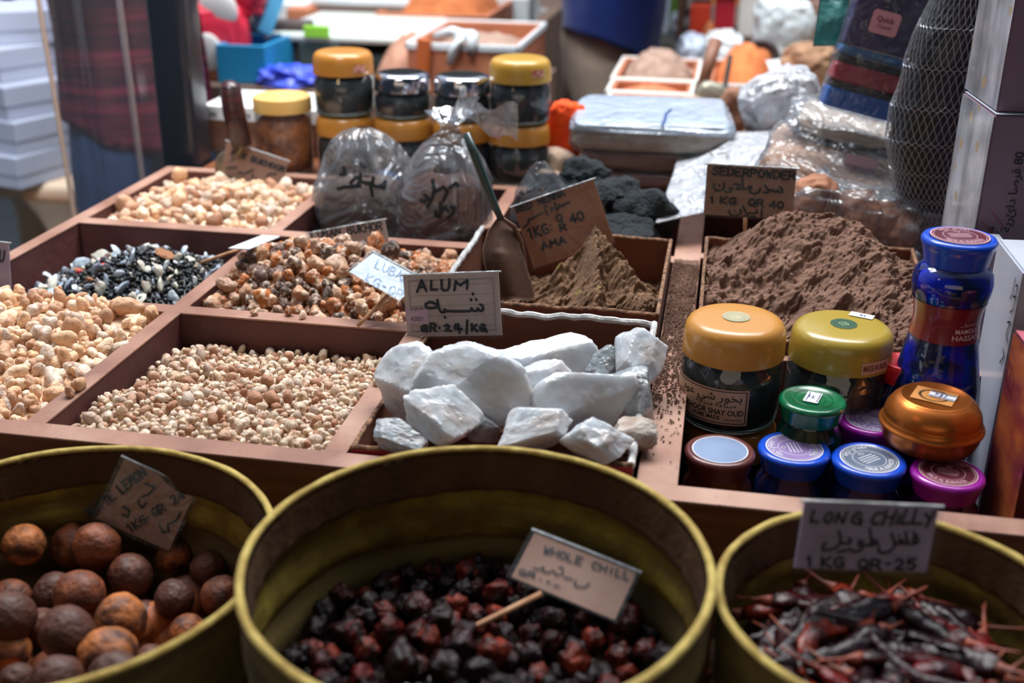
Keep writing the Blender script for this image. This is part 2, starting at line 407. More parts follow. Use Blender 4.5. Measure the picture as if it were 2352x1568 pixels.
RES_W = rmat('cream_gum_resin', (228, 206, 176), .45, rnd=[(246, 236, 216), (240, 224, 200), (230, 206, 178), (248, 242, 224), (224, 196, 166)], var=(214, 180, 148), vscale=1.3, bump=0.8, bscale=3.0, sss=.2, sssr=.006, bdist=0.0016)
def heap(name, cat, label, group, stuff_label, protos, m, x0, x1, y0, y1, h, size, count=300, tries=5000, pack=.74, stuff=True, flat=1.0, upright=False, jitterz=.2, under=None, seed=1, keep=None, mats2=None, maxn=4000):
    """loose pieces lying on the heap surface h(x, y): the largest in view one object each, the others one object"""
    rg = random.Random(seed); cell = {}; pcs = []; cs = max(size)*2
    for layer in (0, 1):
        for _ in range(tries):
            r = rg.uniform(*size)**1; r = size[0]+(size[1]-size[0])*rg.random()**2.2
            x = rg.uniform(x0+r*.7, x1-r*.7); y = rg.uniform(y0+r*.7, y1-r*.7); k = (int(x/cs), int(y/cs))
            if keep and not keep(x, y): continue
            bad = False
            for i in (-1, 0, 1):
                for j in (-1, 0, 1):
                    for (xx, yy, rr, l_) in cell.get((k[0]+i, k[1]+j), ()):
                        if l_ == layer and hypot(xx-x, yy-y) < pack*(r+rr)*(1 if layer == 0 else 1.25): bad = True; break
            if bad: continue
            cell.setdefault(k, []).append((x, y, r, layer)); z = h(x, y)+rg.uniform(-jitterz, jitterz)*r+(r*.62 if layer else 0)
            p = Vector((x, y, z)); px_, py_, tt = PX(p)
            if -80 < px_ < W+80 and -60 < py_ < H+80: pcs.append((r/tt*(1.1 if layer else 1), p, r))
            if len(pcs) > maxn: break
    pcs.sort(key=lambda q: -q[0]); first = None
    mm = rg
    bmr = BM()
    for i, (_, p, r) in enumerate(pcs):
        me = protos[mm.randrange(len(protos))]
        rot = (mm.uniform(-.5, .5), mm.uniform(-.5, .5), mm.uniform(0, 6.28)) if upright else (mm.uniform(0, 6.28), mm.uniform(0, 6.28), mm.uniform(0, 6.28))
        if i < count:
            if first is None:
                if not me.materials: me.materials.append(m)
                first = obj(name, me, m); tag(first, label, cat, group); o = first
            else:
                if not me.materials: me.materials.append(m)
                o = first.copy(); o.data = me; COL.objects.link(o)
            o.location = p; o.rotation_euler = rot; o.scale = (r, r, r*flat)
        elif stuff:
            from mathutils import Euler
            mtx = Matrix.LocRotScale(p, Euler(rot), Vector((r, r, r*flat)))
            vb = [bmr.verts.new(mtx @ v.co) for v in me.vertices]
            for f in me.polygons: bmr.faces.new([vb[k_] for k_ in f.vertices]).smooth = f.use_smooth
    # the bed of the heap, under the loose pieces
    d = under if under is not None else size[0]*.6
    n1, n2 = 36, 36
    rows = [[bmr.verts.new((x0+(x1-x0)*i/n1, y0+(y1-y0)*j/n2, h(x0+(x1-x0)*i/n1, y0+(y1-y0)*j/n2)-d+.002*noise.noise(Vector((i*.7, j*.7, seed))))) for i in range(n1+1)] for j in range(n2+1)]
    for A, B in zip(rows, rows[1:]):
        for i in range(n1): bmr.faces.new((A[i], A[i+1], B[i+1], B[i]))
    o = obj(name+'_bed', bmr, BED.get(m.name, m)); tag(o, stuff_label, cat, kind='stuff')
    return pcs
g2 = lambda x, y, cx, cy, sx, sy: math.exp(-((x-cx)/sx)**2-((y-cy)/sy)**2)
low = [blob(s, 6, 2, .16) for s in range(8)]; lowl = [blob(20+s, 3, 2, .08, 1.5) for s in range(5)]
mid = [blob(40+s, 5, 3, .10) for s in range(7)]; midl = [blob(60+s, 3, 3, .08, 1.55) for s in range(5)]; knob = [blob(140+s, 7, 3, .26, 1+.4*(s % 2)) for s in range(9)]
hA = lambda x, y: TZ-.018+.020*(y-.785)/.26+.012*g2(x, y, -.72, .98, .1, .12)-.010*max(0, (x+.60)/.04)
heap('frankincense_tear', 'resin', 'large pale orange resin piece heaped in the compartment at the left edge of the tray', 'large resin pieces in the front left compartment', 'deeper layer of large pale resin pieces in the front left compartment',
     mid+midl+midl, RES_A, X0+.017, XC1-.009, .788, 1.0475, hA, (.0068, .0150), 300, 5000, .70, seed=3, keep=lambda x, y: x > -.80)
hB = lambda x, y: TZ-.008-.030*max(0, min(1, (y-.87)/.17))-.018*max(0, (-.50-x)/.05)+.006*noise.noise(Vector((x*18, y*18, 0)))+.012*g2(x, y, -.53, 1.0, .03, .06)
heap('resin_pebble', 'resin', 'small beige resin pebble in the compartment left of the alum box', 'small resin pebbles in the front middle compartment', 'the remaining small beige resin pebbles left of the alum box',
     low+lowl, RES_B, XC1+.009, XC2-.0095, .788, 1.0475, hB, (.0042, .0098), 300, 9000, .68, seed=4)
hL = lambda x, y: TZ-.024+.050*g2(x, y, -.44, 1.205, .13, .085)-.012*max(0, (1.10-y)/.03)
heap('amber_resin_lump', 'resin', 'knobbly amber brown resin lump in the middle compartment beside the henna box', 'amber brown resin lumps in the middle compartment', 'deeper layer of amber brown resin lumps',
     knob, RES_L, XC1+.009, XC2-.0095, 1.0685, 1.3215, hL, (.0075, .0165), 300, 4000, .68, seed=5)
hW = lambda x, y: TZ-.024+.027*g2(x, y, -.68, 1.47, .13, .10)
heap('cream_resin_lump', 'resin', 'rounded cream coloured resin lump in the rear left compartment', 'cream resin lumps in the rear left compartment', 'deeper layer of cream resin lumps',
     low+mid, RES_W, X0+.017, XC1-.009, 1.3435, 1.5995, hW, (.0085, .0165), 300, 3000, .70, seed=6)
# two big lumps at the crest
for (px_, py_, w_, lb) in ((412, 403, .019, 'large round cream resin lump at the rear crest of the pile, below the black post'), (508, 418, .020, 'large cream resin lump at the foot of the brown spoon handle and card'), (287, 470, .021, 'large cream resin lump with orange base against the left tray rail')):
    o = obj('cream_resin_lump', mid[3].copy(), RES_W); p = D(px_, py_, 1.57 if px_ > 300 else 1.42); o.location = p; o.scale = (w_, w_, w_); o.rotation_euler = (px_, 1, 2); tag(o, lb, 'resin')
# loose pieces that strayed onto the rails
for (px_, py_, r_, m_, src, lb) in ((893, 843, .0085, RES_B, mid[1], 'stray beige resin clump on the divider nearest the alum box'), (866, 876, .006, RES_B, low[2], 'smaller stray resin pebble on the divider below a stray clump'),
    (583, 719, .0052, RES_L, mid[2], 'tiny brown resin bit on the rail below the amber lumps, leftmost of three'), (662, 715, .0075, RES_L, mid[4], 'amber resin bit lying on the rail, middle of three'), (696, 724, .0062, RES_W, low[4], 'cream resin bit lying on the rail, rightmost of three'),
    (160, 900, .0075, RES_A, mid[0], 'pale resin piece resting on the front left divider, lower of a pair'), (178, 884, .010, RES_A, mid[5], 'pale resin piece resting on the front left divider, upper of a pair'), (424, 757, .012, RES_B, mid[6], 'rough grey brown resin clump at the top corner of the small pebbles')):
    me = src.copy(); me.materials.clear(); me.materials.append(m_); o = obj('stray_resin', me, m_); o.location = P(px_, py_, TZ+r_*.55-(.040 if px_ == 424 else 0)); o.scale = (r_, r_, r_*.8); o.rotation_euler = (px_, py_, 1); tag(o, lb, 'resin')
# black bukhoor mix: dark granules with clear flakes
BLK = rmat('black_incense_grain', (26, 31, 34), .35, rnd=[(22, 28, 32), (16, 20, 24), (40, 42, 40), (60, 56, 46), (24, 30, 36), (30, 34, 36)], bump=.4, bscale=3, bdist=0.001)
FLK = rmat('clear_crystal_flake', (196, 208, 216), .22, rnd=[(206, 216, 222), (176, 190, 200), (150, 164, 178), (214, 212, 196)], sss=.3, sssr=.004, bump=.3, bscale=2, bdist=0.0008)
SEED = mat('red_seed', (176, 34, 40), .3); BARK = mat('brown_bark_chip', (150, 84, 50), .7, var=(196, 150, 110), vscale=60, bump=.5, bscale=120)
hK = lambda x, y: TZ-.062+.066*g2(x, y, -.665, 1.205, .115, .105)
hK2 = lambda x, y: hK(x, y)+.002
chips = [chunk(80+s, 9, 2, .1, (1, .8, .35)) for s in range(6)]; grains = [blob(90+s, 3, 1, .25) for s in range(4)]
heap('dark_incense_grain', 'incense', 'black incense grain in the dark mix near the left rail', 'black grains of the dark incense mix', 'fine black incense grains filling the dark mix', grains, BLK, X0+.017, XC1-.009, 1.0685, 1.3215, hK, (.0034, .0066), 300, 7000, .62, seed=8)
heap('crystal_flake', 'incense', 'clear bluish white crystal flake lying on the black incense mix', 'clear flakes on the black incense mix', 'tiny crystal chips among the black incense mix', chips, FLK, X0+.02, XC1-.012, 1.075, 1.315, hK2, (.0036, .0112), 180, 190, .70, seed=9, under=.02, jitterz=.1, keep=lambda x, y: g2(x, y, -.665, 1.2, .13, .11) > .22)
for i, (px_, py_) in enumerate(((240, 623), (316, 587), (241, 641), (182, 627), (112, 632))):
    bm = BM(); ico(bm, 2); o = obj('red_seed', bm, SEED, smooth=True); p = P(px_, py_, TZ-.02); p.z = hK(p.x, p.y)+.004; o.location = p; o.scale = (.004, .004, .004); tag(o, 'small red seed on the black incense mix', 'seed', 'red seeds on the black incense mix')
for i, (px_, py_, s_, lb) in enumerate(((385, 632, .010, 'curled orange brown leaf on the black incense mix'), (180, 626, .008, 'small brown bark chip at the left of the black incense mix'), (208, 657, .008, 'small brown bark chip low on the black incense mix'))):
    o = obj('bark_chip', chunk(120+i, 8, 3, .35, (1, .6, .25)), BARK); p = P(px_, py_, TZ-.02); p.z = hK(p.x, p.y)+.006; o.location = p; o.scale = (s_, s_, s_); o.rotation_euler = (.3, .4, i); tag(o, lb, 'bark chip')

# ================================================================== cardboard boxes
CARDB = mat('brown_cardboard', (150, 104, 74), .8, var=(128, 86, 60), vscale=8, bump=.2, bscale=120)
CARDI = mat('cardboard_inside', (118, 72, 52), .85, var=(100, 60, 44), vscale=6, bump=.15, bscale=160)
TAPE = mat('clear_silver_tape', (206, 206, 204), .22, var=(168, 168, 166), vscale=70, bump=.7, bscale=60, spec=.8)
REDP = mat('red_printed_board', (150, 28, 40), .5)
CORR = mat('torn_corrugated_edge', (70, 48, 36), .9, var=(150, 112, 84), vscale=240, detail=2)
def open_box(label, x0, x1, y0, y1, zb, zs, group=None, tape=(), edge=(), front=None, rough_edge=.002, left=None):
    """open carton; zs = rim heights at front-left, front-right, back-right, back-left"""
    t = thing('cardboard_box', label, 'box', ((x0+x1)/2, (y0+y1)/2, zb), group); th = .003; C4 = [(x0, y0), (x1, y0), (x1, y1), (x0, y1)]
    for k, nm in enumerate(('front_panel', 'side_panel', 'back_panel', 'side_panel')):
        a, b = C4[k], C4[(k+1) % 4]; za, zb_ = (left if left and k == 3 else (zs[k], zs[(k+1) % 4])); d = Vector((b[0]-a[0], b[1]-a[1], 0)); n_ = Vector((-d.y, d.x, 0)).normalized()*th
        bm = BM(); N_ = 40; top = []
        for i in range(N_+1):
            f = i/N_; top.append((a[0]+d.x*f, a[1]+d.y*f, za+(zb_-za)*f+rough_edge*noise.noise(Vector((f*14, k*5, x0*9)))))
        A = [[bm.verts.new(Vector(p)+n_*s) for p in top] for s in (0, 1)]; B = [[bm.verts.new(Vector((p[0], p[1], zb))+n_*s) for p in top] for s in (0, 1)]
        for i in range(N_):
            bm.faces.new((B[0][i], B[0][i+1], A[0][i+1], A[0][i])); bm.faces.new((A[1][i], A[1][i+1], B[1][i+1], B[1][i])); bm.faces.new((A[0][i], A[0][i+1], A[1][i+1], A[1][i]))
        o = obj(nm, bm, front if (front and k == 0) else CARDI, t)
        if k in tape or k in edge:
            bm = BM(); tube(bm, [Vector(p)+n_*.5 for p in top], [.0034+.0008*noise.noise(Vector((i*.9, k, 0))) for i in range(N_+1)] if k in tape else .0022, 8)
            obj('tape_edging' if k in tape else 'torn_edge', bm, TAPE if k in tape else CORR, o)
    bm = BM(); box(bm, (x0, y0, zb-.002), (x1, y1, zb)); obj('bottom_panel', bm, CARDI, t)
    return t
open_box('brown cardboard box with a silver taped rim holding the alum rocks', -.276, -.046, .791, 1.045, .712, (TZ+.004, TZ+.012, TZ+.030, TZ+.030), tape=(1, 2), edge=(0, 3), front=REDP, left=(TZ-.002, TZ+.003), rough_edge=.003)
open_box('brown cardboard box holding the red henna powder and metal scoop', -.277, -.045, 1.073, 1.318, .712, (TZ+.028,)*4, tape=(3,), edge=(0, 1, 2))
open_box('brown cardboard box holding the tall mound of seder powder', -.006, .234, 1.066, 1.342, .712, (TZ+.012, TZ+.012, TZ+.028, TZ+.026), edge=(0, 1, 2, 3))

# ================================================================== powder mounds
HEN = mat('henna_powder', (122, 92, 68), .95, var=(96, 70, 50), vscale=30, bump=.9, bscale=240, speck=((134, 118, 66), 34, .16))
SED = mat('seder_powder', (126, 96, 80), .95, var=(104, 76, 62), vscale=24, bump=.9, bscale=260)
def mound(name, label, m, x0, x1, y0, y1, h, n=190, rough=.004, cat='powder'):
    bm = BM()
    def fn(u, v):
        x, y = x0+(x1-x0)*u, y0+(y1-y0)*v; z = h(x, y)
        r = rough*fbm((x*46, y*46, 0), 1, 4)-rough*1.1*abs(noise.noise(Vector((x*38+3, y*38, 7))))+rough*.8*abs(noise.noise(Vector((x*150, y*150, 3))))+.0012*noise.noise(Vector((x*520, y*520, 1)))
        return Vector((x+.5*r, y-.4*r, z+r))
    grid(bm, fn, n, n); bmesh.ops.recalc_face_normals(bm, faces=bm.faces[:])
    o = obj(name, bm, m, smooth=True); return tag(o, label, cat, kind='stuff')
def seg(x, y, a, b):
    ax, ay = a; bx, by = b; dx, dy = bx-ax, by-ay; f = max(0, min(1, ((x-ax)*dx+(y-ay)*dy)/(dx*dx+dy*dy))); return hypot(x-ax-dx*f, y-ay-dy*f), f
pk = P(1345, 640, TZ+.02)
def hH(x, y):
    d1, f1 = seg(x, y, (-.128, 1.24), (-.105, 1.10)); d2, f2 = seg(x, y, (-.128, 1.24), (-.055, 1.15)); d3, f3 = seg(x, y, (-.128, 1.24), (-.165, 1.22)); d4, f4 = seg(x, y, (-.075, 1.19), (-.06, 1.12))
    z = -.026
    z = max(z, -.034+(.102-.072*f1)*math.exp(-(d1/.032)**1.2)); z = max(z, -.034+(.100-.050*f2)*math.exp(-(d2/.040)**1.2)); z = max(z, -.034+(.088-.03*f3)*math.exp(-(d3/.02)**1.4)); z = max(z, -.034+(.055-.02*f4)*math.exp(-(d4/.03)**1.3))
    z += .014*g2(x, y, -.2, 1.12, .03, .02)+.012*g2(x, y, -.19, 1.2, .02, .02)-.010*g2(x, y, -.108, 1.17, .010, .05); return TZ+z
mound('henna_powder', 'greenish brown henna powder mounded to a sharp peak in the box with the scoop', HEN, -.2735, -.0485, 1.0765, 1.3145, hH, n=240, rough=.0085)
def hS(x, y):
    d1, f1 = seg(x, y, (.095, 1.275), (.00, 1.215)); d2, f2 = seg(x, y, (.135, 1.275), (.225, 1.15)); d3, f3 = seg(x, y, (.08, 1.28), (.14, 1.275))
    z = -.008+.078*math.exp(-(d1/.080)**1.7)*(1-.52*f1)
    z = max(z, -.008+.088*math.exp(-(d2/.085)**1.5)*(1-.55*f2)); z = max(z, -.008+.090*math.exp(-(d3/.075)**1.6))
    z -= .034*g2(x, y, .045, 1.135, .045, .06); return TZ+z
mound('seder_powder', 'brown seder powder in a broad crumbly mound behind the gold lidded jars', SED, -.0025, .2305, 1.0695, 1.3385, hS, n=250, rough=.0085)
# powder spilt along the strip between the boxes
def hp(x, y): return TZ+.0006+.0035*max(0, noise.noise(Vector((x*70, y*40, 2))))*(1 if y > .93 else .35)+.004*max(0, (y-1.0)/.3)
bm = BM(); rg = random.Random(5)
for i in range(2600):
    y = .80+rg.random()**.6*.50; x = -.041+.029*rg.random()
    if y < .93 and rg.random() < .72: continue
    r = rg.uniform(.0006, .0022)*(1 if y > .9 else .7); z = hp(x, y)+r*.4
    q = [bm.verts.new((x+r*a, y+r*b, z+r*c*.7)) for a, b, c in ((1, 0, 0), (-.5, .86, 0), (-.5, -.86, 0), (0, 0, 1), (0, 0, -1))]
    for a, b in ((0, 1), (1, 2), (2, 0)): bm.faces.new((q[a], q[b], q[3])); bm.faces.new((q[b], q[a], q[4]))
N1 = 60
rows = [[bm.verts.new((-.0410+.0295*i/8, .98+.34*j/N1, hp(-.041+.0295*i/8, .98+.34*j/N1)-.001+.003*noise.noise(Vector((i*.8, j*.5, 7))))) for i in range(9)] for j in range(N1+1)]
for A, B in zip(rows, rows[1:]):
    for i in range(8): bm.faces.new((A[i], A[i+1], B[i+1], B[i]))
o = obj('spilled_powder', bm, SED); tag(o, 'brown powder spilled along the rail between the alum box and the jars', 'powder', kind='stuff')

# ================================================================== alum rocks
ALUM = mat('translucent_alum', (202, 209, 215), .26, sss=.6, sssr=.012, trans=.12, var=(216, 220, 224), vscale=1.4, bump=.35, bscale=3.2, bdist=.004, coat=.15, spec=.6, wave=((190, 180, 174), (.8, .8, .8)))
ALUMG = mat('greyish_clear_alum', (176, 188, 194), .16, trans=.5, var=(190, 198, 204), vscale=2, bump=.4, bscale=3.6, bdist=.004, coat=.3, spec=.8, wave=((140, 130, 122), (1.2, 1.2, 1.2)))
ALUMB = mat('dusty_alum', (150, 130, 116), .6, var=(184, 176, 168), vscale=1.4, bump=.4, bscale=3, bdist=.004)
def alum(cx, cy, w, h, t, seed, label, ang=0, m=ALUM, depth=.8, planes=13, lo=.62, rough=.05):
    me = chunk(seed, planes, 5, rough, (1, 1, 1), lo=lo, grain=.02)
    # normalise to the photo's extent, then orient: local x = image right, y = view depth, z = image up
    vs_ = me.vertices; mx = [max(abs(v.co[k]) for v in vs_) for k in range(3)]
    k = t/F; sx, sz = w/2*k/mx[0]*1.25, h/2*k/mx[2]*1.25; sy = (sx+sz)/2*depth
    c = V(cx, cy, t)
    R_ = Matrix((rt, fw, -dn)).transposed() @ Matrix.Rotation(radians(ang), 3, 'Y')
    o = obj('alum_rock', me, m); o.matrix_world = Matrix.LocRotScale(c, R_.to_quaternion(), Vector((sx, sy, sz)))
    o.location = c; tag(o, label, 'rock'); autosmooth(o, 16)
alum(1108, 905, 262, 178, .975, 1, 'largest white alum rock lying across the middle of the alum box', 14, depth=.75, planes=16, lo=.72)
alum(962, 900, 142, 188, 1.005, 2, 'tall bluish white alum rock leaning at the left of the largest one', -18, depth=.7)
alum(1063, 842, 104, 108, 1.05, 3, 'pointed alum rock behind the largest one, under the alum price card', 8, depth=.7)
alum(1245, 850, 190, 160, 1.045, 4, 'wide wedge shaped alum rock against the back of the box', 12, depth=.6)
alum(1258, 880, 118, 135, 1.012, 5, 'stained alum slab standing in front of the wide wedge', -10, m=ALUMB if False else ALUM, depth=.5)
alum(1195, 818, 85, 58, 1.075, 6, 'brownish alum lump half hidden at the back of the box', 0, m=ALUMB)
alum(1315, 822, 90, 45, 1.075, 16, 'brownish alum slab at the back, right of the wedge', 10, m=ALUMB)
alum(1385, 850, 80, 95, 1.035, 7, 'small glassy grey alum rock beside the rounded upright one', 0, m=ALUMG)
alum(1465, 830, 98, 130, 1.025, 8, 'rounded upright alum rock in the back right corner of the box', 14, depth=.9, planes=22, lo=.8)
alum(1340, 920, 175, 190, .965, 9, 'large clear pointed alum rock with a sharp left edge', 38, depth=.6, planes=10, lo=.55)
alum(1455, 920, 112, 125, .985, 10, 'alum rock with wet shine by the taped right side of the box', -12, m=ALUMG)
alum(1020, 955, 165, 120, .945, 11, 'sloping alum rock in front, left of the middle', 32, depth=.7)
alum(915, 1008, 112, 76, .930, 12, 'grey glassy alum rock in the front left corner of the box', 8, m=ALUMG)
alum(1225, 990, 165, 100, .925, 13, 'wide alum rock at the front behind the central basket rim', -16)
alum(1375, 1015, 145, 92, .905, 14, 'rough white alum rock at the front right behind the basket rim', 6, rough=.09)
alum(1110, 985, 90, 66, .955, 15, 'small alum rock low between two larger ones in front', 0, m=ALUMG)
alum(1455, 1005, 90, 80, .94, 17, 'dull brownish alum rock in the front right corner of the box', 0, m=ALUMB)
alum(1270, 915, 62, 58, 1.0, 18, 'small round clear alum pebble in the gap beside the pointed rock', 0, m=ALUMG, planes=26, lo=.85)
# ================================================================== fabric baskets in front of the counter
FAB = mat('woven_brown_fabric', (112, 90, 52), .85, var=(80, 62, 40), vscale=16, bump=.35, bscale=220, translucent=.12, wave=((136, 116, 58), (3, 3, 40)))
LITBAND = mat('lit_woven_band', (208, 188, 84), .8, var=(150, 122, 60), vscale=30, bump=.4, bscale=200, translucent=.25, speck=((110, 82, 48), 260, .15), wave=((140, 108, 62), (4, 4, 60)))  # lit copy of the basket cloth: light below the hem put into the colour
HEM = mat('folded_brown_hem', (112, 82, 54), .9, var=(98, 68, 42), vscale=26, bump=.4, bscale=160, wave=((90, 62, 40), (22, 22, 2)))
RIM = mat('rolled_olive_rim', (188, 166, 92), .85, var=(150, 124, 60), vscale=60, bump=.5, bscale=200)
LEDGE = mat('dark_plinth_wood', (70, 46, 34), .6, var=(54, 34, 26), vscale=5)
t = thing('display_plinth', 'low dark wooden plinth carrying the fabric baskets', 'plinth', (-.1, .5, 0))
bm = BM(); box(bm, (-.9, .2, .0), (.5, .762, .50), .004); obj('plinth_body', bm, LEDGE, t)
bm = BM(); box(bm, (-.905, .195, .50), (.505, .764, .515), .003); obj('plinth_top', bm, LEDGE, t)
def basket(label, cx, cy, r, zr, seed, lean=0):
    t = thing('fabric_basket', label, 'basket', (cx, cy, .515))
    def rad(a, z):
        f = (z-.515)/(zr-.515); w = .0016*noise.noise(Vector((cos(a)*2.4, sin(a)*2.4, z*14+seed)))
        return r*(.90+.10*f)+w*(2.2-1.4*f)+.0012*sin(z*190+2*noise.noise(Vector((cos(a)*2, sin(a)*2, seed))))*(1 if z < zr-.03 else 0)
    pt = lambda a, z, off: Vector((cx+(rad(a, z)-off)*cos(a), cy+(rad(a, z)-off)*sin(a), z))
    bm = BM(); zs_ = [.516+(zr-.516)*i/60 for i in range(61)]
    prof = [(z, 0) for z in zs_]+[(z, .0022) for z in reversed(zs_)]
    grid(bm, lambda u, v: pt(2*pi*u, *prof[min(int(v*(len(prof)-1)+.5), len(prof)-1)]), 128, len(prof)-1, True)
    obj('woven_wall', bm, FAB, t, smooth=True)
    bm = BM(); lathe(bm, [(0, .5165), (r*.9, .5165), (r*.9, .519), (0, .519)], (cx, cy, 0), 64); obj('basket_base', bm, FAB, t)
    def hem(u, v):
        a = 2*pi*u; hh = .030+.005*noise.noise(Vector((cos(a)*1.8, sin(a)*1.8, seed+4)))
        return pt(a, zr-.001-hh*v, .0050+.0016*v+.0007*sin(a*37+seed)*v+.0006*noise.noise(Vector((a*9, v*3, seed))))
    bm = BM(); grid(bm, hem, 160, 10, True); bmesh.ops.solidify(bm, geom=bm.faces[:], thickness=.0012); obj('folded_hem', bm, HEM, t, smooth=True)
    def lit_strip(u, v):  # added strip carrying the painted light on the inner wall
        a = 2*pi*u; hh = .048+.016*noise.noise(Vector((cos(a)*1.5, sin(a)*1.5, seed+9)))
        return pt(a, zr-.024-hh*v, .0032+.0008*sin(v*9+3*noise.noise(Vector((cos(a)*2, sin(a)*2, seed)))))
    bm = BM(); grid(bm, lit_strip, 160, 14, True); bmesh.ops.solidify(bm, geom=bm.faces[:], thickness=.0008); obj('lit_band', bm, LITBAND, t, smooth=True)
    bm = BM(); n_ = 160
    def rimf(u, v):
        a = 2*pi*u; b = 2*pi*v; k = .0024*(1+.18*noise.noise(Vector((a*8, 0, seed))))
        z = zr+.0008*noise.noise(Vector((a*3, 2, seed)))
        c = pt(a, zr, .0016); return Vector((c.x+k*1.15*cos(b)*cos(a), c.y+k*1.15*cos(b)*sin(a), z+k*sin(b)))
    grid(bm, rimf, n_, 10, True); obj('rolled_rim', bm, RIM, t, smooth=True)
    return t
CB = (-.128, .592, .1465, .875); LB = (-.428, .600, .1505, .837); RB = (.129, .617, .1085, .860)
basket('yellow woven fabric basket full of round dried chillies, the middle of three in front', *CB, 1)
basket('yellow woven fabric basket of dried limes at the left in front of the tray', *LB, 2)
basket('yellow woven fabric basket of long dried chillies at the right in front of the jars', *RB, 3)
# ------------------------------------------------------------------ dried limes
LIME = mat('dried_lime_skin', (150, 80, 36), .6, rnd=[(172, 92, 38), (130, 66, 32), (104, 54, 32), (84, 46, 32), (184, 108, 52)], var=(70, 38, 26), vscale=1.3, bump=.7, bscale=2.6, bdist=.004, coat=.05)
def lime_mesh(seed):
    bm = BM(); vs_ = ico(bm, 4); rg = random.Random(seed); dv = [Vector((rg.gauss(0, 1), rg.gauss(0, 1), rg.gauss(0, 1))).normalized() for _ in range(3)]
    for v in vs_:
        d = v.co.normalized(); r = 1+.05*noise.noise(d*1.4+Vector((seed, 0, 0)))+.03*noise.noise(d*3.5+Vector((seed, 0, 0)))
        r += .07*math.exp(-((1-d.z)/.02))-.05*math.exp(-(1-d.z)/.004)
        for q in dv: r -= .10*math.exp(-(1-d.dot(q))/.03)
        v.co = Vector((d.x, d.y, d.z*1.06))*r
    me = bpy.data.meshes.new('dried_lime'); bm.to_mesh(me); bm.free(); me.polygons.foreach_set('use_smooth', [True]*len(me.polygons)); me.materials.append(LIME); return me
LM = [lime_mesh(s) for s in range(6)]
rg = random.Random(11)
limes = [(222, 1255, 55, .770), (165, 1253, 48, .760), (55, 1250, 48, .776), (182, 1365, 56, .766), (125, 1360, 46, .750), (300, 1322, 50, .752), (397, 1275, 42, .748), (478, 1308, 42, .748), (400, 1375, 45, .748),
         (155, 1455, 62, .772), (30, 1375, 44, .748), (22, 1415, 58, .768), (275, 1425, 60, .754), (250, 1500, 62, .768), (95, 1440, 44, .742), (510, 1368, 48, .752), (265, 1555, 60, .775), (130, 1562, 58, .772), (40, 1562, 40, .764), (432, 1455, 44, .745), (345, 1520, 40, .745), (20, 1495, 48, .745)]
LB_ = ['dried lime nearest the white lemon card, orange brown with a pale tip', 'large orange brown dried lime with a round dark dimple in the left basket', 'orange dried lime at the left edge of the picture']
for i, (x, y, r, z) in enumerate(limes):
    p = P(x, y, z); t_ = PX(p)[2]; k = r/F*t_
    o = obj('dried_lime', LM[i % 6], None); o.location = p; o.scale = (k, k, k); o.rotation_euler = (rg.uniform(0, 6), rg.uniform(0, 6), rg.uniform(0, 6))
    if i == 0: tag(o, LB_[0], 'dried lime', 'dried limes in the left basket')
    elif i == 9: tag(o, LB_[1], 'dried lime', 'dried limes in the left basket')
    elif i == 11: tag(o, LB_[2], 'dried lime', 'dried limes in the left basket')
    else: tag(o, 'round brown dried lime lying among others in the shaded left basket', 'dried lime', 'dried limes in the left basket')
bm = BM()
for i in range(70):
    a = rg.uniform(0, 6.28); q = .118*math.sqrt(rg.random()); m_ = LM[i % 6]; p = Vector((LB[0]+q*cos(a), LB[1]+q*sin(a), .715+rg.uniform(-.012, .012)))
    vb = [bm.verts.new(p+v.co*.0205) for v in m_.vertices]
    for f in m_.polygons: bm.faces.new([vb[k] for k in f.vertices]).smooth = True
o = obj('dried_lime_layer', bm, LIME); tag(o, 'lower layer of dried limes deep in the left basket', 'dried lime', kind='stuff')
# ------------------------------------------------------------------ round dried chillies
RCH = mat('round_chilli_skin', (60, 16, 16), .33, rnd=[(66, 14, 14), (38, 10, 12), (96, 24, 16), (28, 10, 14), (126, 40, 18), (46, 14, 20), (24, 12, 14)], var=(20, 8, 10), vscale=1.4, bump=.9, bscale=2.6, bdist=.004, coat=.04, spec=.3)
def wrinkle(seed, sub=3):
    bm = BM(); vs_ = ico(bm, sub)
    for v in vs_:
        d = v.co.normalized(); r = .85+.26*noise.noise(d*1.6+Vector((seed*2.3, 0, 0)))+.16*noise.noise(d*4+Vector((seed, 1, 0)))-.26*abs(noise.noise(d*4.5+Vector((0, seed, 0))))
        v.co = Vector((d.x*1.1, d.y, d.z*.85))*r
    me = bpy.data.meshes.new('round_chilli'); bm.to_mesh(me); bm.free(); me.polygons.foreach_set('use_smooth', [True]*len(me.polygons)); me.materials.append(RCH); return me
WR = [wrinkle(s) for s in range(8)]
inC = lambda x, y: hypot(x-CB[0], y-CB[1]) < .131
hC = lambda x, y: .787+.006*noise.noise(Vector((x*14, y*14, 1)))-.010*max(0, (hypot(x-CB[0], y-CB[1])-.08)/.05)
heap('round_dried_chilli', 'chilli', 'wrinkled dark red round dried chilli in the middle basket', 'round dried chillies in the middle basket', 'deeper layer of round dried chillies', WR, RCH, CB[0]-.132, CB[0]+.132, CB[1]-.132, CB[1]+.132, hC, (.0098, .0160), 300, 6000, .76, seed=21, keep=inC, under=.012)
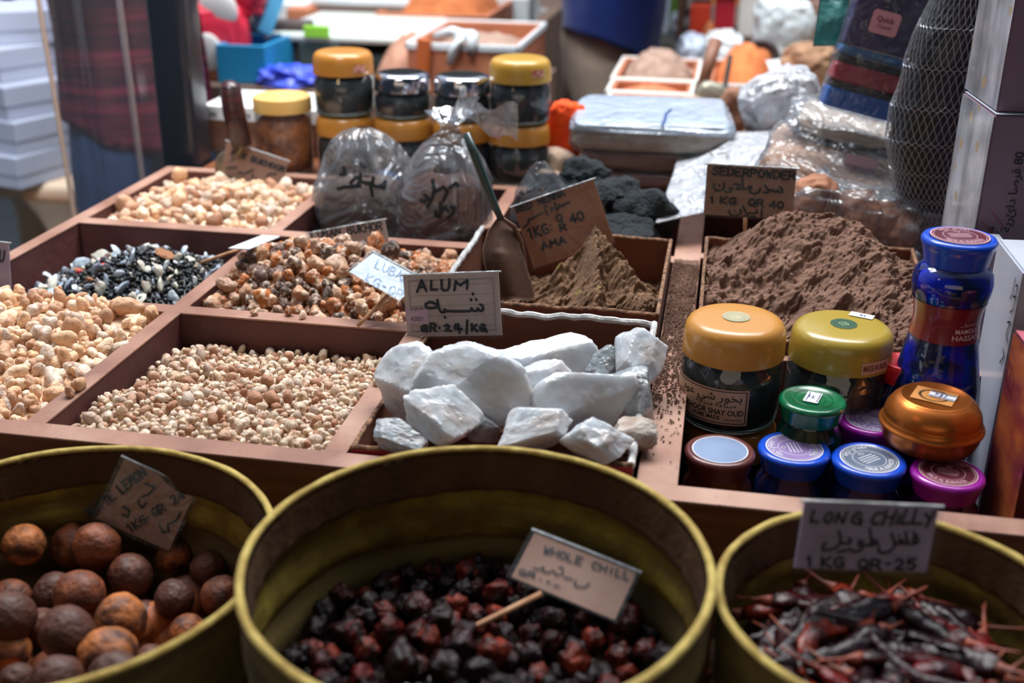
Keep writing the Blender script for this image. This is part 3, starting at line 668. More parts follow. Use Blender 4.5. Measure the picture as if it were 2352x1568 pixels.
# ------------------------------------------------------------------ long dried chillies
LCH = mat('long_chilli_skin', (66, 10, 14), .27, rnd=[(70, 10, 14), (42, 8, 12), (104, 18, 16), (32, 8, 14), (140, 44, 18), (50, 12, 20), (26, 10, 14)], var=(26, 6, 10), vscale=50, bump=.6, bscale=70, coat=.08, spec=.3)
STEM = mat('dried_chilli_stem', (150, 66, 44), .5, var=(110, 60, 44), vscale=60)
LC = []
def chilli(seed):
    rg = random.Random(seed); bm = BM(); n_ = 16; L_ = rg.uniform(.065, .10); b = rg.uniform(-.5, .5); c = rg.uniform(-.4, .4)
    pts = []; rad = []
    for i in range(n_+1):
        f = i/n_; pts.append(Vector((L_*(f-.5), L_*b*(f-.5)**2*1.6, L_*c*(f-.5)**3*2))); rad.append(.0098*(1.02-f)**.5*(.55+.45*min(1, f*8))*(1+.35*noise.noise(Vector((f*6, seed, 0)))))
    tube(bm, pts, rad, 18, .55); bm.normal_update()
    for v in bm.verts: v.co += v.normal*.0026*fbm(v.co*95+Vector((seed*5, 0, 0)), 1, 2)
    me = bpy.data.meshes.new('long_chilli'); bm.to_mesh(me); bm.free(); me.polygons.foreach_set('use_smooth', [True]*len(me.polygons)); me.materials.append(LCH)
    bm = BM(); a = pts[0]; d = Vector((-1, rg.uniform(-.4, .4), rg.uniform(-.2, .5)))
    tube(bm, [a+Vector((.002, 0, 0)), a-Vector((.001, 0, 0)), a+d*.008, a+d*.02+Vector((0, .002, 0)), a+d*.03+Vector((0, .005, .001))], [.0048, .004, .0012, .0010, .0008], 8)
    ms = bpy.data.meshes.new('stem'); bm.to_mesh(ms); bm.free(); ms.polygons.foreach_set('use_smooth', [True]*len(ms.polygons)); ms.materials.append(STEM)
    return me, ms
LC = [chilli(s) for s in range(9)]
rg = random.Random(31); spots = []
for layer in range(4):
    here = []
    for i in range(900):
        a = rg.uniform(0, 6.28); q = .074*math.sqrt(rg.random()); x, y = RB[0]+q*cos(a), RB[1]+q*sin(a)
        if any(hypot(x-u, y-w) < .0165 for u, w in here): continue
        z = .790+.0105*layer+.004*noise.noise(Vector((x*20, y*20, 5)))-.012*max(0, (q-.045)/.03)
        if not seen((x, y, z), 90): continue
        here.append((x, y)); me, ms = LC[rg.randrange(9)]; tang = a+pi/2 if q > .04 else rg.uniform(0, 6.28)
        o = bpy.data.objects.new('long_dried_chilli', me); COL.objects.link(o); o.location = (x, y, z); o.rotation_euler = (rg.uniform(-.2, .2)+(pi if rg.random() < .5 else 0), rg.uniform(-.16, .16), tang+rg.uniform(-.4, .4)+(pi if rg.random() < .5 else 0))
        tag(o, 'glossy dark red long dried chilli in the right basket', 'chilli', 'long dried chillies in the right basket')
        s = bpy.data.objects.new('stem', ms); COL.objects.link(s); s.parent = o
bm = BM(); lathe(bm, [(0, .790), (.07, .788), (.098, .778), (.098, .70), (0, .70)], (RB[0], RB[1], 0), 48); jitter(bm, .004, 60)
o = obj('long_chilli_layer', bm, LCH, smooth=True); tag(o, 'packed lower layer of long dried chillies', 'chilli', kind='stuff')

# ================================================================== price cards
PAPER = mat('aged_card_paper', (206, 184, 172), .6, var=(190, 164, 150), vscale=18, bump=.05, bscale=60)
PAPERB = mat('kraft_card_paper', (178, 136, 112), .65, var=(150, 104, 78), vscale=12, bump=.05, bscale=60)
PAPERO = mat('henna_stained_paper', (188, 122, 88), .65, var=(150, 92, 60), vscale=14, bump=.05, bscale=60)
PAPERL = mat('lilac_card_paper', (186, 168, 190), .6, var=(164, 144, 160), vscale=14, bump=.05, bscale=60)
PAPERW = mat('white_card_paper', (222, 226, 230), .5, var=(206, 212, 218), vscale=14)
PINKS = mat('pink_date_sticker', (200, 168, 180), .6); RULE = mat('faint_ruled_line', (150, 134, 128), .7)
SLEEVE = film('clear_card_sleeve', haze=.02, rough=.12, bump=.2, bscale=20, gl=.03)
BLUEPEN = mat('faint_blue_ink', (150, 176, 206), .6)
def card(label, tl, tr, br, bl, writing, paper, wpx, stick=None, sleeve=True, rules=0, pen=INK, extra=None, **kw):
    m, w, h, pl = card_frame(tl, tr, br, bl, **kw); c = m.translation
    t = thing('price_card', label, 'price card', c - m.col[1].to_3d()*h/2)
    bm = BM(); box(bm, (-w/2, -h/2, -.0012), (w/2, h/2, 0), mtx=m); obj('card', bm, paper, t)
    if sleeve:
        bm = BM(); grid(bm, lambda u, v: m @ Vector(((u-.5)*(w+.006), (v-.5)*(h+.005), .0018+.0007*noise.noise(Vector((u*4, v*4, w*100))))), 10, 8); obj('plastic_sleeve', bm, SLEEVE, t, smooth=True)
        bm = BM(); tube(bm, [m @ Vector((-w/2-.003, h/2+.001, 0)), m @ Vector((0, h/2+.0012, .0003)), m @ Vector((w/2+.003, h/2+.001, 0))], .0011, 6); obj('sleeve_edge', bm, TAPE, t)
    if rules:
        bm = BM()
        for k in range(1, rules+1):
            y = h/2-h*k/(rules+1); strokes(bm, [[(-w*.42, y), (w*.42, y)]], .0004, m, lift=.0003)
        if rules > 3:
            for i_ in (.45, .435): strokes(bm, [[(-w*i_, -h*(i_-.03)), (w*i_, -h*(i_-.03)), (w*i_, h*(i_-.03)), (-w*i_, h*(i_-.03)), (-w*i_, -h*(i_-.03))]], .0005, m, lift=.0003)
        obj('ruled_lines', bm, RULE, t)
    if extra: extra(t, m, w, h, pl)
    bm = BM(); tt = PX(c)[2]
    for paths, zt in writing: strokes(bm, paths, wpx*tt/F, m, pl, zt, .0009)
    if bm.verts: obj('handwriting', bm, pen, t)
    else: bm.free()
    if stick: bm = BM(); tube(bm, stick, [.0020, .0022, .0020][:len(stick)] if len(stick) < 4 else .002, 10); obj('stick', bm, STICK, t, smooth=True)
    return t
Z = (900, 600, .12756)
def datestick(t, m, w, h, pl):
    bm = BM(); inv = m.inverted(); q = [inv @ pl(Z[0]+x*Z[2], Z[1]+y*Z[2]) for x, y in ((240, 830), (660, 850), (670, 1130), (265, 1120))]
    bm.faces.new([bm.verts.new(m @ Vector((a.x, a.y, .0005))) for a in q]); obj('date_sticker', bm, PINKS, t)
    bm = BM(); a = inv @ pl(Z[0]+455*Z[2], Z[1]+880*Z[2]); b = inv @ pl(Z[0]+455*Z[2], Z[1]+1070*Z[2])
    text(bm, '5/2019', lambda x, y: m @ Vector((x, y, .0008)), a.x, a.y, width=.0135, size=.0030); text(bm, '4/2021', lambda x, y: m @ Vector((x, y, .0008)), b.x, b.y, width=.0125, size=.0042); obj('date_print', bm, INKP, t)
ALUMW = pth('460,550 540,340 625,530;500,465 595,455;715,350 710,510 825,508;900,335 905,500 950,525 1010,515 1035,460 1040,325;1130,520 1155,360 1235,430 1365,340 1360,495;'
            '1595,775 1640,800 1650,870 1600,895 1550,845 1540,890 1475,892 1440,845 1420,895 1200,900 960,895 955,865;960,870 950,915 890,912 855,850 825,695;832,790 790,762 690,728 612,770 620,830 700,845 800,832 830,800;1462,580 1470,592;1425,685 1435,695;1520,682 1530,692;958,1000 966,1010;'
            '600,1155 540,1180 545,1240 590,1252 640,1220 640,1168 600,1155;590,1205 638,1262;698,1255 702,1118 760,1116 798,1150 770,1190 712,1196;750,1196 792,1252;860,1194 866,1200;960,1165 1000,1138 1035,1165 1010,1215 965,1245 1075,1248;1160,1132 1132,1200 1265,1215;1200,1132 1224,1285;1362,1062 1350,1292;1446,1130 1448,1248;1530,1142 1462,1190 1548,1258;1682,1152 1630,1132 1592,1180 1602,1238 1650,1252 1690,1210 1640,1200;1690,1210 1714,1268')
card('white price card reading ALUM standing behind the alum rocks', (924, 633), (1144, 626), (1153, 769), (937, 774), [(ALUMW, Z)], PAPER, 6.2, rules=5, extra=datestick, Y=1.030, tilt=14, yaw=-9)
Z = (1820, 1140, .15306)
LCW = pth('320,200 265,370 375,375;540,235 480,300 480,370 540,385 590,320 590,250 540,235;635,390 680,235 750,395 815,225;1035,265 980,225 900,300 890,380 940,405 1010,390 1030,320 950,315;1030,320 1020,420;1350,240 1270,235 1190,330 1200,410 1290,405;1410,200 1340,425;1560,190 1470,425;1390,310 1520,300;1610,260 1555,410;1710,190 1620,400 1750,395;1850,190 1790,400 1930,400;1990,250 2050,330;2130,210 2000,450;'
          '690,505 715,600 710,700 640,770 520,795 440,790 460,710 500,685;715,680 790,700 860,690 870,640 840,620;680,825 810,795;1060,670 1000,660 980,720 1050,730 1030,790 940,820 860,790 850,770;1060,720 1180,730 1280,690 1230,650 1150,710;1155,470 1185,690;1475,540 1520,650 1530,740 1450,820 1340,840 1280,800 1290,740;1530,710 1600,700 1640,690 1650,650 1600,640 1600,700 1720,700 1690,520;1720,705 1840,700 1885,670 1850,560 1800,640 1850,690;1588,575 1594,585;1812,530 1818,540')
LCW += penline('1', (180, 1035), (320, 1035), 140)+penline('KG', (420, 1045), (790, 1060), 150)+penline('QR', (970, 1080), (1350, 1090), 150)+penline('-', (1380, 1060), (1500, 1060), 120)+penline('25', (1520, 1085), (1880, 1085), 150)
card('lilac tinted price card reading LONG CHILLY propped at the back of the right basket', (1846, 1156), (2158, 1162), (2126, 1318), (1826, 1300), [(LCW, Z)], PAPERL, 6.4, rules=3, Y=.672, tilt=6, yaw=14)
Z = (1600, 370, .10629)
SDW = penline('SEDERPOWDER', (330, 285), (2150, 400), 165)+penline('1', (270, 910), (400, 910), 140)+penline('KG', (500, 915), (870, 950), 150)+penline('QR', (1110, 960), (1470, 985), 150)+penline('40', (1560, 1010), (1900, 1025), 145)
SDW += pth('1800,555 1860,620 1840,670 1760,665 1750,620 1740,665 1660,660 1640,620 1560,640 1470,520;1560,640 1540,680 1440,680;1375,590 1340,680 1250,710 1160,680 1150,610 1190,570 1140,540 1120,590;1110,600 1000,600 870,600;985,370 1000,580;1000,580 1060,590;790,500 850,490 940,520 860,590;740,560 700,590 780,590 720,660 640,670 600,640;590,460 600,560 520,640 420,630 365,560 380,490;486,515 494,525;'
           '1410,1040 1400,1190;1290,1050 1310,1110 1230,1130 1130,1120 1100,1180 1010,1190;1000,970 1070,1120;940,1040 970,1110 900,1170 780,1180 710,1120 710,1060;815,1070 825,1080;1160,1200 1260,1195')
card('kraft price card on a brown stick reading SEDERPOWDER behind the tall powder mound', (1622, 377), (1833, 390), (1817, 503), (1618, 493), [(SDW, Z)], PAPERB, 4.9, rules=3, Y=1.325, tilt=8, yaw=0, stick=[D(1712, 470, 1.331), D(1711, 560, 1.329)])
Z = (1160, 400, .12116)
HNW = penline('RED HENNA', (240, 730), (1150, 392), 120)+penline('1KG:', (440, 1235), (1000, 1062), 190)+penline('Q', (975, 905), (1120, 880), 130)+penline('R', (1050, 1085), (1195, 1050), 130)+penline('40', (1240, 930), (1530, 850), 165)+penline('AMA', (700, 1440), (1190, 1290), 130)
HNW += pth('1220,530 1130,560 1100,600 1030,600 990,670 970,680 940,540;1010,570 1016,575;870,640 900,640 880,690;770,670 800,760;745,625 790,600;720,730 640,770 560,820 500,850 460,840 440,930 350,1020')
card('rust stained price card reading RED HENNA stuck in the henna powder box', (1180, 483), (1354, 408), (1420, 560), (1225, 610), [(HNW, Z)], PAPERO, 4.8, rules=3, Y=1.285, tilt=12, yaw=0)
Z = (1130, 1220, .16156)
WCW = penline('WHOLE CHILLI', (720, 300), (2080, 735), 100)+penline('QR', (370, 600), (630, 665), 65)+pth('590,520 660,540 740,510 720,560 800,590 870,560 930,620 1010,600 1010,520 950,505;1020,650 1150,680;1200,700 1170,740 1200,780 1320,795 1390,740;690,670 700,680;780,710 830,730;880,770 960,780')
card('price card on a wooden stick reading WHOLE CHILLI in the middle basket', (1262, 1238), (1493, 1322), (1382, 1415), (1142, 1306), [(WCW, Z)], PAPERB, 3.6, pt=P(1320, 1325, .815), tilt=58, yaw=-6, stick=[P(1245, 1362, .812), P(1100, 1435, .795), P(955, 1506, .777)])
Z = (180, 1030, .14665)
WLW = penline('WHITE LEMON', (190, 1075), (1090, 400), 150)+penline('1KG.QR 24', (800, 1330), (1690, 745), 130)+pth('700,910 800,960 780,1060 700,1030;1050,550 1200,600 1100,720 1000,750;960,800 940,860 1000,920 1070,850;1270,1200 1340,1320 1420,1300 1400,1180 1540,1120 1600,1000')
card('tilted kraft price card reading WHITE LEMON against the back of the left basket', (312, 1052), (466, 1146), (372, 1245), (196, 1192), [], PAPERB, 4.0, Y=.722, tilt=20, yaw=12, extra=lambda t, m, w, h, pl: (lambda bm: (strokes(bm, WLW, 4.8*PX(m.translation)[2]/F, m, pl, Z, .0009), obj('handwriting', bm, INK, t)))(BM()))
Z = (400, 480, .2381)
card('kraft price card reading LUBAN BUKHOR half buried behind the amber resin', (712, 536), (886, 505), (894, 575), (720, 606), [(penline('LUBAN BUKHOR', (1330, 290), (2020, 198), 78), Z)], PAPER, 3.6, Y=1.300, tilt=12, yaw=0)
card('pale blue glossy price card on a stick lying on the amber resin', (852, 576), (966, 640), (924, 692), (808, 628), [(penline('KG-QR', (1830, 700), (2200, 880), 90)+penline('LUBAN', (1930, 560), (2260, 720), 80), Z)], PAPERW, 2.6, pen=BLUEPEN, pt=P(905, 640, TZ+.045), tilt=66, yaw=-10, stick=[P(900, 668, TZ+.030), P(862, 708, TZ+.016), P(822, 748, TZ+.004)])
card('grey price card seen edge on, its stick stuck in the black incense mix', (537, 563), (655, 521), (672, 529), (560, 578), [], PAPERW, 2, pt=P(600, 550, TZ+.012), tilt=103, yaw=0, stick=[P(552, 572, TZ+.008), P(500, 590, TZ-.004), P(446, 609, TZ-.016)], sleeve=False)
Z = (460, 310, .10204)
card('tilted kraft price card reading MIX BUKHOOR behind the cream resin', (525, 325), (664, 372), (642, 440), (503, 395), [(penline('MIX BUKHOOR', (690, 440), (1900, 845), 120)+pth('600,740 830,730;860,880 900,830 950,880 1050,850 1200,780;1190,880 1180,1000 1300,980;1500,960 1540,880 1720,870'), Z)], PAPERB, 4.0, Y=1.585, tilt=6, yaw=0)
card('pinkish price card cut off by the left edge of the picture, ending in U', (-86, 548), (24, 560), (21, 672), (-92, 660), [(penline('U', (-2, 600), (12, 601), 26), (0, 0, 1))], PAPERL, 4.0, Y=1.062, tilt=8, yaw=0)
# ================================================================== jars in the front right compartment
GLASS = film('clear_jar_glass', col=(238, 244, 244), haze=.02, rough=.04, bump=.08, bscale=12, gl=.14)
GLASSG = mat('thick_glass_base', (150, 168, 160), .08, trans=.6, ior=1.45, spec=.7)
OUD = mat('dark_oud_paste', (22, 33, 40), .4, var=(32, 40, 46), vscale=30, bump=.4, bscale=60)
GOLDP = mat('gold_plastic_lid', (188, 128, 52), .30, coat=.35, var=(178, 118, 46), vscale=10)
GOLDD = mat('dusty_gold_plastic_lid', (188, 130, 54), .34, coat=.3, speck=((88, 62, 40), 420, .13))
OLIVEP = mat('olive_yellow_plastic_lid', (158, 138, 50), .28, coat=.4, var=(168, 142, 56), vscale=10)
BLUEP = mat('blue_plastic_lid', (14, 74, 196), .26, coat=.4); BROWNP = mat('brown_plastic_lid', (96, 50, 46), .28, coat=.5)
GREENP = mat('green_plastic_lid', (12, 108, 66), .2, coat=.6, var=(8, 84, 54), vscale=40); PURP = mat('purple_plastic_lid', (150, 28, 150), .22, coat=.5)
REDL = mat('red_plastic_lid', (190, 24, 36), .3, coat=.3); COPPER = mat('copper_tin', (196, 112, 48), .30, metal=.75, var=(176, 96, 40), vscale=14)
WHITEL = mat('white_label_line', (226, 226, 230), .4); LILAC = mat('lilac_round_label', (150, 130, 178), .25, coat=.5, var=(130, 108, 156), vscale=26); GREYL = mat('smoky_grey_round_label', (120, 132, 150), .2, coat=.6, var=(92, 104, 124), vscale=22)
GREYB = mat('blue_grey_round_label', (136, 154, 184), .3, coat=.4, var=(120, 138, 168), vscale=18); MAROON = mat('maroon_round_label', (92, 34, 52), .3, coat=.4); SILVER = mat('silver_round_sticker', (196, 192, 150), .3, metal=.4)
PRICE = mat('white_price_sticker', (226, 226, 230), .5); LBLK = mat('kraft_jar_label', (204, 170, 146), .5, var=(190, 154, 130), vscale=20); COPL = mat('gold_paper_label', (206, 140, 74), .4)
TEAL = mat('deep_blue_glass', (8, 40, 110), .06, trans=.25, coat=.8, var=(4, 26, 70), vscale=24, spec=.8); AMBERG = mat('amber_glass', (170, 104, 40), .08, trans=.4, coat=.6, var=(96, 52, 24), vscale=26)
MAGG = mat('dark_purple_glass', (70, 20, 84), .08, coat=.7, var=(40, 14, 54), vscale=22); GRNG = mat('dark_green_glass', (16, 60, 46), .08, coat=.7, var=(10, 34, 30), vscale=22)
def disc(bm, c, r0, r1, z, n=64):
    c = Vector(c); A = [bm.verts.new(c+Vector((r1*cos(2*pi*i/n), r1*sin(2*pi*i/n), z))) for i in range(n)]
    if r0 <= 0: bm.faces.new(A); return
    B = [bm.verts.new(c+Vector((r0*cos(2*pi*i/n), r0*sin(2*pi*i/n), z))) for i in range(n)]
    for i in range(n): bm.faces.new((B[i], A[i], A[(i+1) % n], B[(i+1) % n]))
def ringtext(bm, s, c, r, z, a0, size, span, flip=False, bold=0):
    """text along a circle centred at angle a0; flip: read from outside"""
    vs_, fs = textpts(s, bold); x0 = min(v[0] for v in vs_); x1 = max(v[0] for v in vs_); k = span/(x1-x0); ky = size/.7; B = []
    for x, y in vs_:
        t_ = (x-(x0+x1)/2)*k
        if flip: a = a0+t_; rr = r-y*ky+size/2
        else: a = a0-t_; rr = r+y*ky-size/2
        B.append(bm.verts.new((c[0]+rr*cos(a), c[1]+rr*sin(a), c[2]+z)))
    for f in fs:
        try: bm.faces.new([B[i] for i in f])
        except ValueError: pass
def sticker(name, c, z, w, h, ang, m, parent, lines=None):
    R_ = Matrix.Translation(Vector(c)+Vector((0, 0, z))) @ Matrix.Rotation(ang, 4, 'Z'); bm = BM(); bm.faces.new([bm.verts.new(R_ @ Vector(q)) for q in ((-w/2, -h/2, 0), (w/2, -h/2, 0), (w/2, h/2, 0), (-w/2, h/2, 0))])
    o = obj(name, bm, m, parent)
    if lines:
        bm = BM(); strokes(bm, lines, .0009, R_, lift=.0003); obj('price_writing', bm, mat('blue_pen_ink', (52, 56, 110), .5), o)
    return o
def face_ang(c): return atan2(-c[1], -c[0])            # direction from the thing towards the camera
def wide_jar(label, c, zt, r=.0455, hl=.033, hb=.055, lid=GOLDP, glass=True, group=None, content=OUD, name='bukhoor_jar', fill=.94):
    """glass jar with a wide round shouldered plastic lid, dark paste inside; c = axis (x, y), zt = top of lid"""
    zb = zt-hl-hb; t = thing(name, label, 'jar', (c[0], c[1], zb), group)
    bm = BM(); lathe(bm, [(0, hl), (r*.70, hl*.995), (r*.78, hl*.985), (r*.86, hl*.95), (r*.93, hl*.87), (r*.975, hl*.75), (r, hl*.55), (r*1.01, 0), (r*.96, 0), (r*.96, hl*.2), (0, hl*.2)], (c[0], c[1], zt-hl), 72); o = obj('lid', bm, lid, t, smooth=True); autosmooth(o, 50)
    bm = BM(); lathe(bm, [(r*.9, hb+.004), (r*.9, hb-.002), (r*1.0, hb-.008), (r*1.02, hb*.55), (r*.99, .008), (r*.94, .002), (r*.80, 0), (0, .001)], (c[0], c[1], zb), 72); obj('glass_body', bm, GLASS, t, smooth=True)
    bm = BM(); lathe(bm, [(0, hb*fill), (r*.82, hb*fill), (r*.95, hb-.012), (r*.965, hb*.55), (r*.94, .010), (r*.86, .006), (0, .006)], (c[0], c[1], zb), 48); obj('incense_paste', bm, content, t, smooth=True)
    bm = BM(); lathe(bm, [(r*.93, .0052), (r*.97, .0045), (r*.95, .0015), (r*.8, .0006), (0, .0006), (0, .005)], (c[0], c[1], zb), 48); obj('base_rim', bm, GLASSG, t, smooth=True)
    return t, zb
def lattice(c, z, r, m, parent, n=9):
    bm = BM(); R_ = Matrix.Translation(Vector(c)+Vector((0, 0, z))) @ Matrix.Rotation(.5, 4, 'Z')
    for i in range(-n, n+1):
        q = r*i/(n+.5); h = math.sqrt(r*r-q*q)
        if abs(q) > r*.28: strokes(bm, [[(q, -h), (q, h)], [(-h, q), (h, q)]], r*.055, R_, lift=.0002)
        else:
            for s in (-1, 1): strokes(bm, [[(q, s*h), (q, s*r*.3)], [(s*h, q), (s*r*.3, q)]], r*.055, R_, lift=.0002)
    strokes(bm, [[(-r*.2, -r*.2), (-r*.2, r*.2), (r*.2, r*.2), (r*.2, -r*.2), (-r*.2, -r*.2)], [(0, -r*.2), (0, r*.2)], [(-r*.2, 0), (r*.1, 0)]], r*.07, R_, lift=.0002)
    obj('lattice_print', bm, m, parent)
pA = P(1691, 728, .898); pA = (pA.x, pA.y)
tA, zbA = wide_jar('glass jar of dark incense with dusty gold lid and a BAKHOOR SHAY OUD label', pA, .898, hb=.065, lid=GOLDD)
bm = BM(); disc(bm, (pA[0], pA[1], 0), 0, .0125, .8984); o = obj('round_sticker', bm, SILVER, tA); lattice((pA[0], pA[1], 0), .8985, .0122, mat('pale_gold_print', (222, 214, 176), .3), o, 9)
# wrapped label
rr = .0455*1.028; zl0 = zbA+.012; aR = face_ang((pA[0], pA[1]))+radians(22)
cyl = lambda x, y, off=0: Vector((pA[0]+(rr+off)*cos(aR+x/rr), pA[1]+(rr+off)*sin(aR+x/rr), zl0+y))
bm = BM(); grid(bm, lambda u, v: cyl(-.085+.085*u, .0345*v), 40, 4); lab = obj('paper_label', bm, LBLK, tA, smooth=True)
bm = BM(); fn = lambda x, y: cyl(x, y, .0003)
for s in (.0015, .0345-.0022): grid(bm, lambda u, v: fn(-.083+.081*u, s+.0008*v), 40, 1)
grid(bm, lambda u, v: fn(-.0026+.0009*u, .0015+.0318*v), 1, 4)
text(bm, arab('بخور شي عود'), fn, -.0050-.032, .0235, width=.062, size=.0068, bold=.012)
text(bm, arab('صناعة منزلية'), fn, -.030, .0175, width=.038, size=.0042, bold=.006)
text(bm, 'BAKHOOR SHAY OUD', fn, -.0050-.031, .0098, width=.064, size=.0052, bold=.022)
text(bm, 'HOME MADE', fn, -.038, .0050, width=.027, size=.0036, bold=.02)
text(bm, 'EXP:04/2024', fn, -.0125, .0046, width=.014, size=.0016, bold=.01)
obj('label_print', bm, INKP, lab)
pl_ = (pA[0]+.001, pA[1]+.001)
wide_jar('gold lidded glass jar half hidden under the BAKHOOR SHAY OUD jar', pl_, zbA-.0005, r=.0455, hl=.030, hb=zbA-.0005-.030-.7065)
pB = P(1938, 744, .888); pB = (pB.x, pB.y)
tB, zbB = wide_jar('glass jar of dark incense with olive yellow lid and white price sticker', pB, .888, r=.046, hb=.148, lid=OLIVEP)
bm = BM(); disc(bm, (pB[0], pB[1], 0), 0, .0120, .8884); o = obj('round_sticker', bm, mat('mint_round_sticker', (196, 208, 170), .35), tB); lattice((pB[0], pB[1], 0), .8885, .0118, mat('dark_green_print', (40, 92, 70), .4), o, 7)
sticker('price_sticker', (pB[0]+.018, pB[1]+.024, 0), .8887, .022, .011, -.35, PRICE, tB, [[(-.002, .002), (.001, -.001), (-.001, -.003)], [(.002, .002), (.004, -.003)]])
aI = face_ang(pB)+radians(44); rB = .046*1.013
cylB = lambda x, y, off=0: Vector((pB[0]+(rB+off)*cos(aI+x/rB), pB[1]+(rB+off)*sin(aI+x/rB), .858+y))
bm = BM(); grid(bm, lambda u, v: cylB(-.0155+.031*u, .0115*v, .0003), 20, 2); lb = obj('origin_label', bm, LBLK, tB, smooth=True)
bm = BM(); text(bm, 'MADE IN INDIA', lambda x, y: cylB(x, y, .0006), 0, .0030, width=.027, size=.0056, bold=.012); obj('label_print', bm, mat('maroon_print', (110, 40, 58), .5), lb)
# small bukhoor jars: flaring ribbed lids over waisted coloured glass
def lid_jar(label, px_, py_, z, r, lidm, glassm, labm=None, ring=True, ang=0, group=None, flip=True, maroon=False, h=.113):
    p = P(px_, py_, z); c = (p.x, p.y); t = thing('bukhoor_jar', label, 'jar', (c[0], c[1], z-h), group); zl = z-.019
    bm = BM(); lathe(bm, [(0, .0182), (r*.80, .0182), (r*.84, .019), (r*.94, .0186), (r*.99, .0165), (r, .0145), (r*.97, .0125), (r*.955, .011), (r*.86, 0), (r*.80, 0), (r*.8, .004), (0, .004)], (c[0], c[1], zl), 96, ridges=(48, .012, 0, .0115)); o = obj('lid', bm, lidm, t, smooth=True); autosmooth(o, 50)
    hb = h-.019
    bm = BM(); lathe(bm, [(0, hb+.003), (r*.78, hb+.003), (r*.78, hb-.003), (r*.95, hb-.012), (r*1.0, hb-.024), (r*.93, hb*.55), (r*.72, hb*.35), (r*.78, hb*.2), (r*.98, .006), (r*.95, .001), (0, 0)], (c[0], c[1], z-h), 64); obj('glass_body', bm, glassm, t, smooth=True)
    if labm:
        C3 = (c[0], c[1], 0); zz = z-.0006
        bm = BM(); disc(bm, C3, 0, r*.79, zz); lo = obj('round_label', bm, labm, t)
        if ring:
            bm = BM(); disc(bm, C3, r*.755, r*.785, zz+.0002); disc(bm, C3, r*.70, r*.712, zz+.0002); disc(bm, C3, r*.44, r*.452, zz+.0002)
            tf = face_ang(c)+ang
            ringtext(bm, 'MALIK AL BUKHOOR', C3, r*.575, zz+.0002, tf, r*.145, 2.0, True, .004)
            ringtext(bm, arab('ملك البخور'), C3, r*.575, zz+.0002, tf+pi, r*.17, 1.5, True)
            for q in range(4):
                R_ = Matrix.Translation(Vector((c[0], c[1], zz+.0001))) @ Matrix.Rotation(tf+pi/2, 4, 'Z'); strokes(bm, [[(-r*(.30-.03*abs(q-1.5)), r*(.16-.1*q)), (r*(.30-.03*abs(q-1.5)), r*(.16-.1*q))]], r*.022, R_, lift=.0001)
            strokes(bm, [[(-r*.06, r*.26), (0, r*.36), (r*.06, r*.26), (-r*.07, r*.32), (r*.07, r*.32), (-r*.06, r*.26)]], r*.03, R_, lift=.0001)
            obj('label_print', bm, WHITEL if not maroon else mat('rose_label_line', (222, 176, 186), .4), lo)
        else: bm = BM(); disc(bm, C3, r*.76, r*.785, zz+.0002); obj('label_print', bm, WHITEL, lo)
    return t, c
lid_jar('incense jar with a brown lid and a plain blue grey round label', 1654, 1031, .820, .0298, BROWNP, AMBERG, GREYB, False)
lid_jar('incense jar with a blue lid and a lilac round label in the front row', 1825, 1026, .820, .0305, BLUEP, TEAL, LILAC, ang=1.9)
lid_jar('incense jar with a blue lid and a smoky grey round label in the front row', 1997, 1052, .820, .0305, BLUEP, TEAL, GREYL, ang=.9)
lid_jar('incense jar with a purple lid and maroon label under the copper tin', 2178, 1082, .819, .0296, PURP, MAGG, MAROON, maroon=True)
lid_jar('incense jar with a purple lid and lilac label tucked behind the copper tin', 2003, 962, .819, .0290, PURP, MAGG, LILAC, ang=2.8)
tg, cg = lid_jar('incense jar with a glossy green lid and a white price sticker', 1867, 914, .850, .0288, GREENP, GRNG, None, h=.143)
bm = BM(); disc(bm, (cg[0], cg[1], 0), .0165, .0172, .8501); disc(bm, (cg[0], cg[1], 0), .0105, .0110, .8501); obj('raised_rings', bm, GREENP, tg)
sticker('price_sticker', (cg[0], cg[1]+.001, 0), .8505, .0125, .0205, -.28, PRICE, tg, [[(-.003, .003), (-.0028, -.002)], [(-.001, .003), (.001, .002), (-.001, -.002), (.002, -.002)], [(-.004, .0085), (-.004, -.0085)], [(.005, .0085), (.005, -.0085)]])
lid_jar('red lidded incense jar peeping out behind the blue hourglass bottle', 2080, 828, .862, .0215, REDL, TEAL, None, h=.155)
# copper tin resting on the purple lids
pc = P(2150, 908, .865); pc = (pc.x, pc.y)
t = thing('copper_tin', 'round copper coloured metal tin with a stepped lid and a price sticker', 'tin', (pc[0], pc[1], .8195))
bm = BM(); lathe(bm, [(0, 0.0000), (.032, 0.0000), (.0375, 0.0038), (.0405, 0.0113), (.0415, 0.0189), (.0420, 0.0195)], (pc[0], pc[1], .8195), 96); obj('tin_base', bm, COPPER, t, smooth=True)
bm = BM(); lathe(bm, [(.0412, 0.0176), (.0428, 0.0179), (.0432, 0.0195), (.0426, 0.0212), (.0412, 0.0217), (.0408, 0.0239), (.0402, 0.0258), (.0395, 0.0265), (.0398, 0.0284), (.0385, 0.0334), (.0345, 0.0397), (.0305, 0.0435), (.0290, 0.0441), (.0284, 0.0450), (.0278, 0.0450), (.0270, 0.0437), (0, 0.0440)], (pc[0], pc[1], .8195), 96); obj('tin_lid', bm, COPPER, t, smooth=True)
o = sticker('paper_label', (pc[0]-.001, pc[1]+.001, 0), .8642, .034, .027, -.38, COPL, t)
bm = BM(); R_ = Matrix.Translation((pc[0]-.001, pc[1]+.001, .8644)) @ Matrix.Rotation(-.38, 4, 'Z')
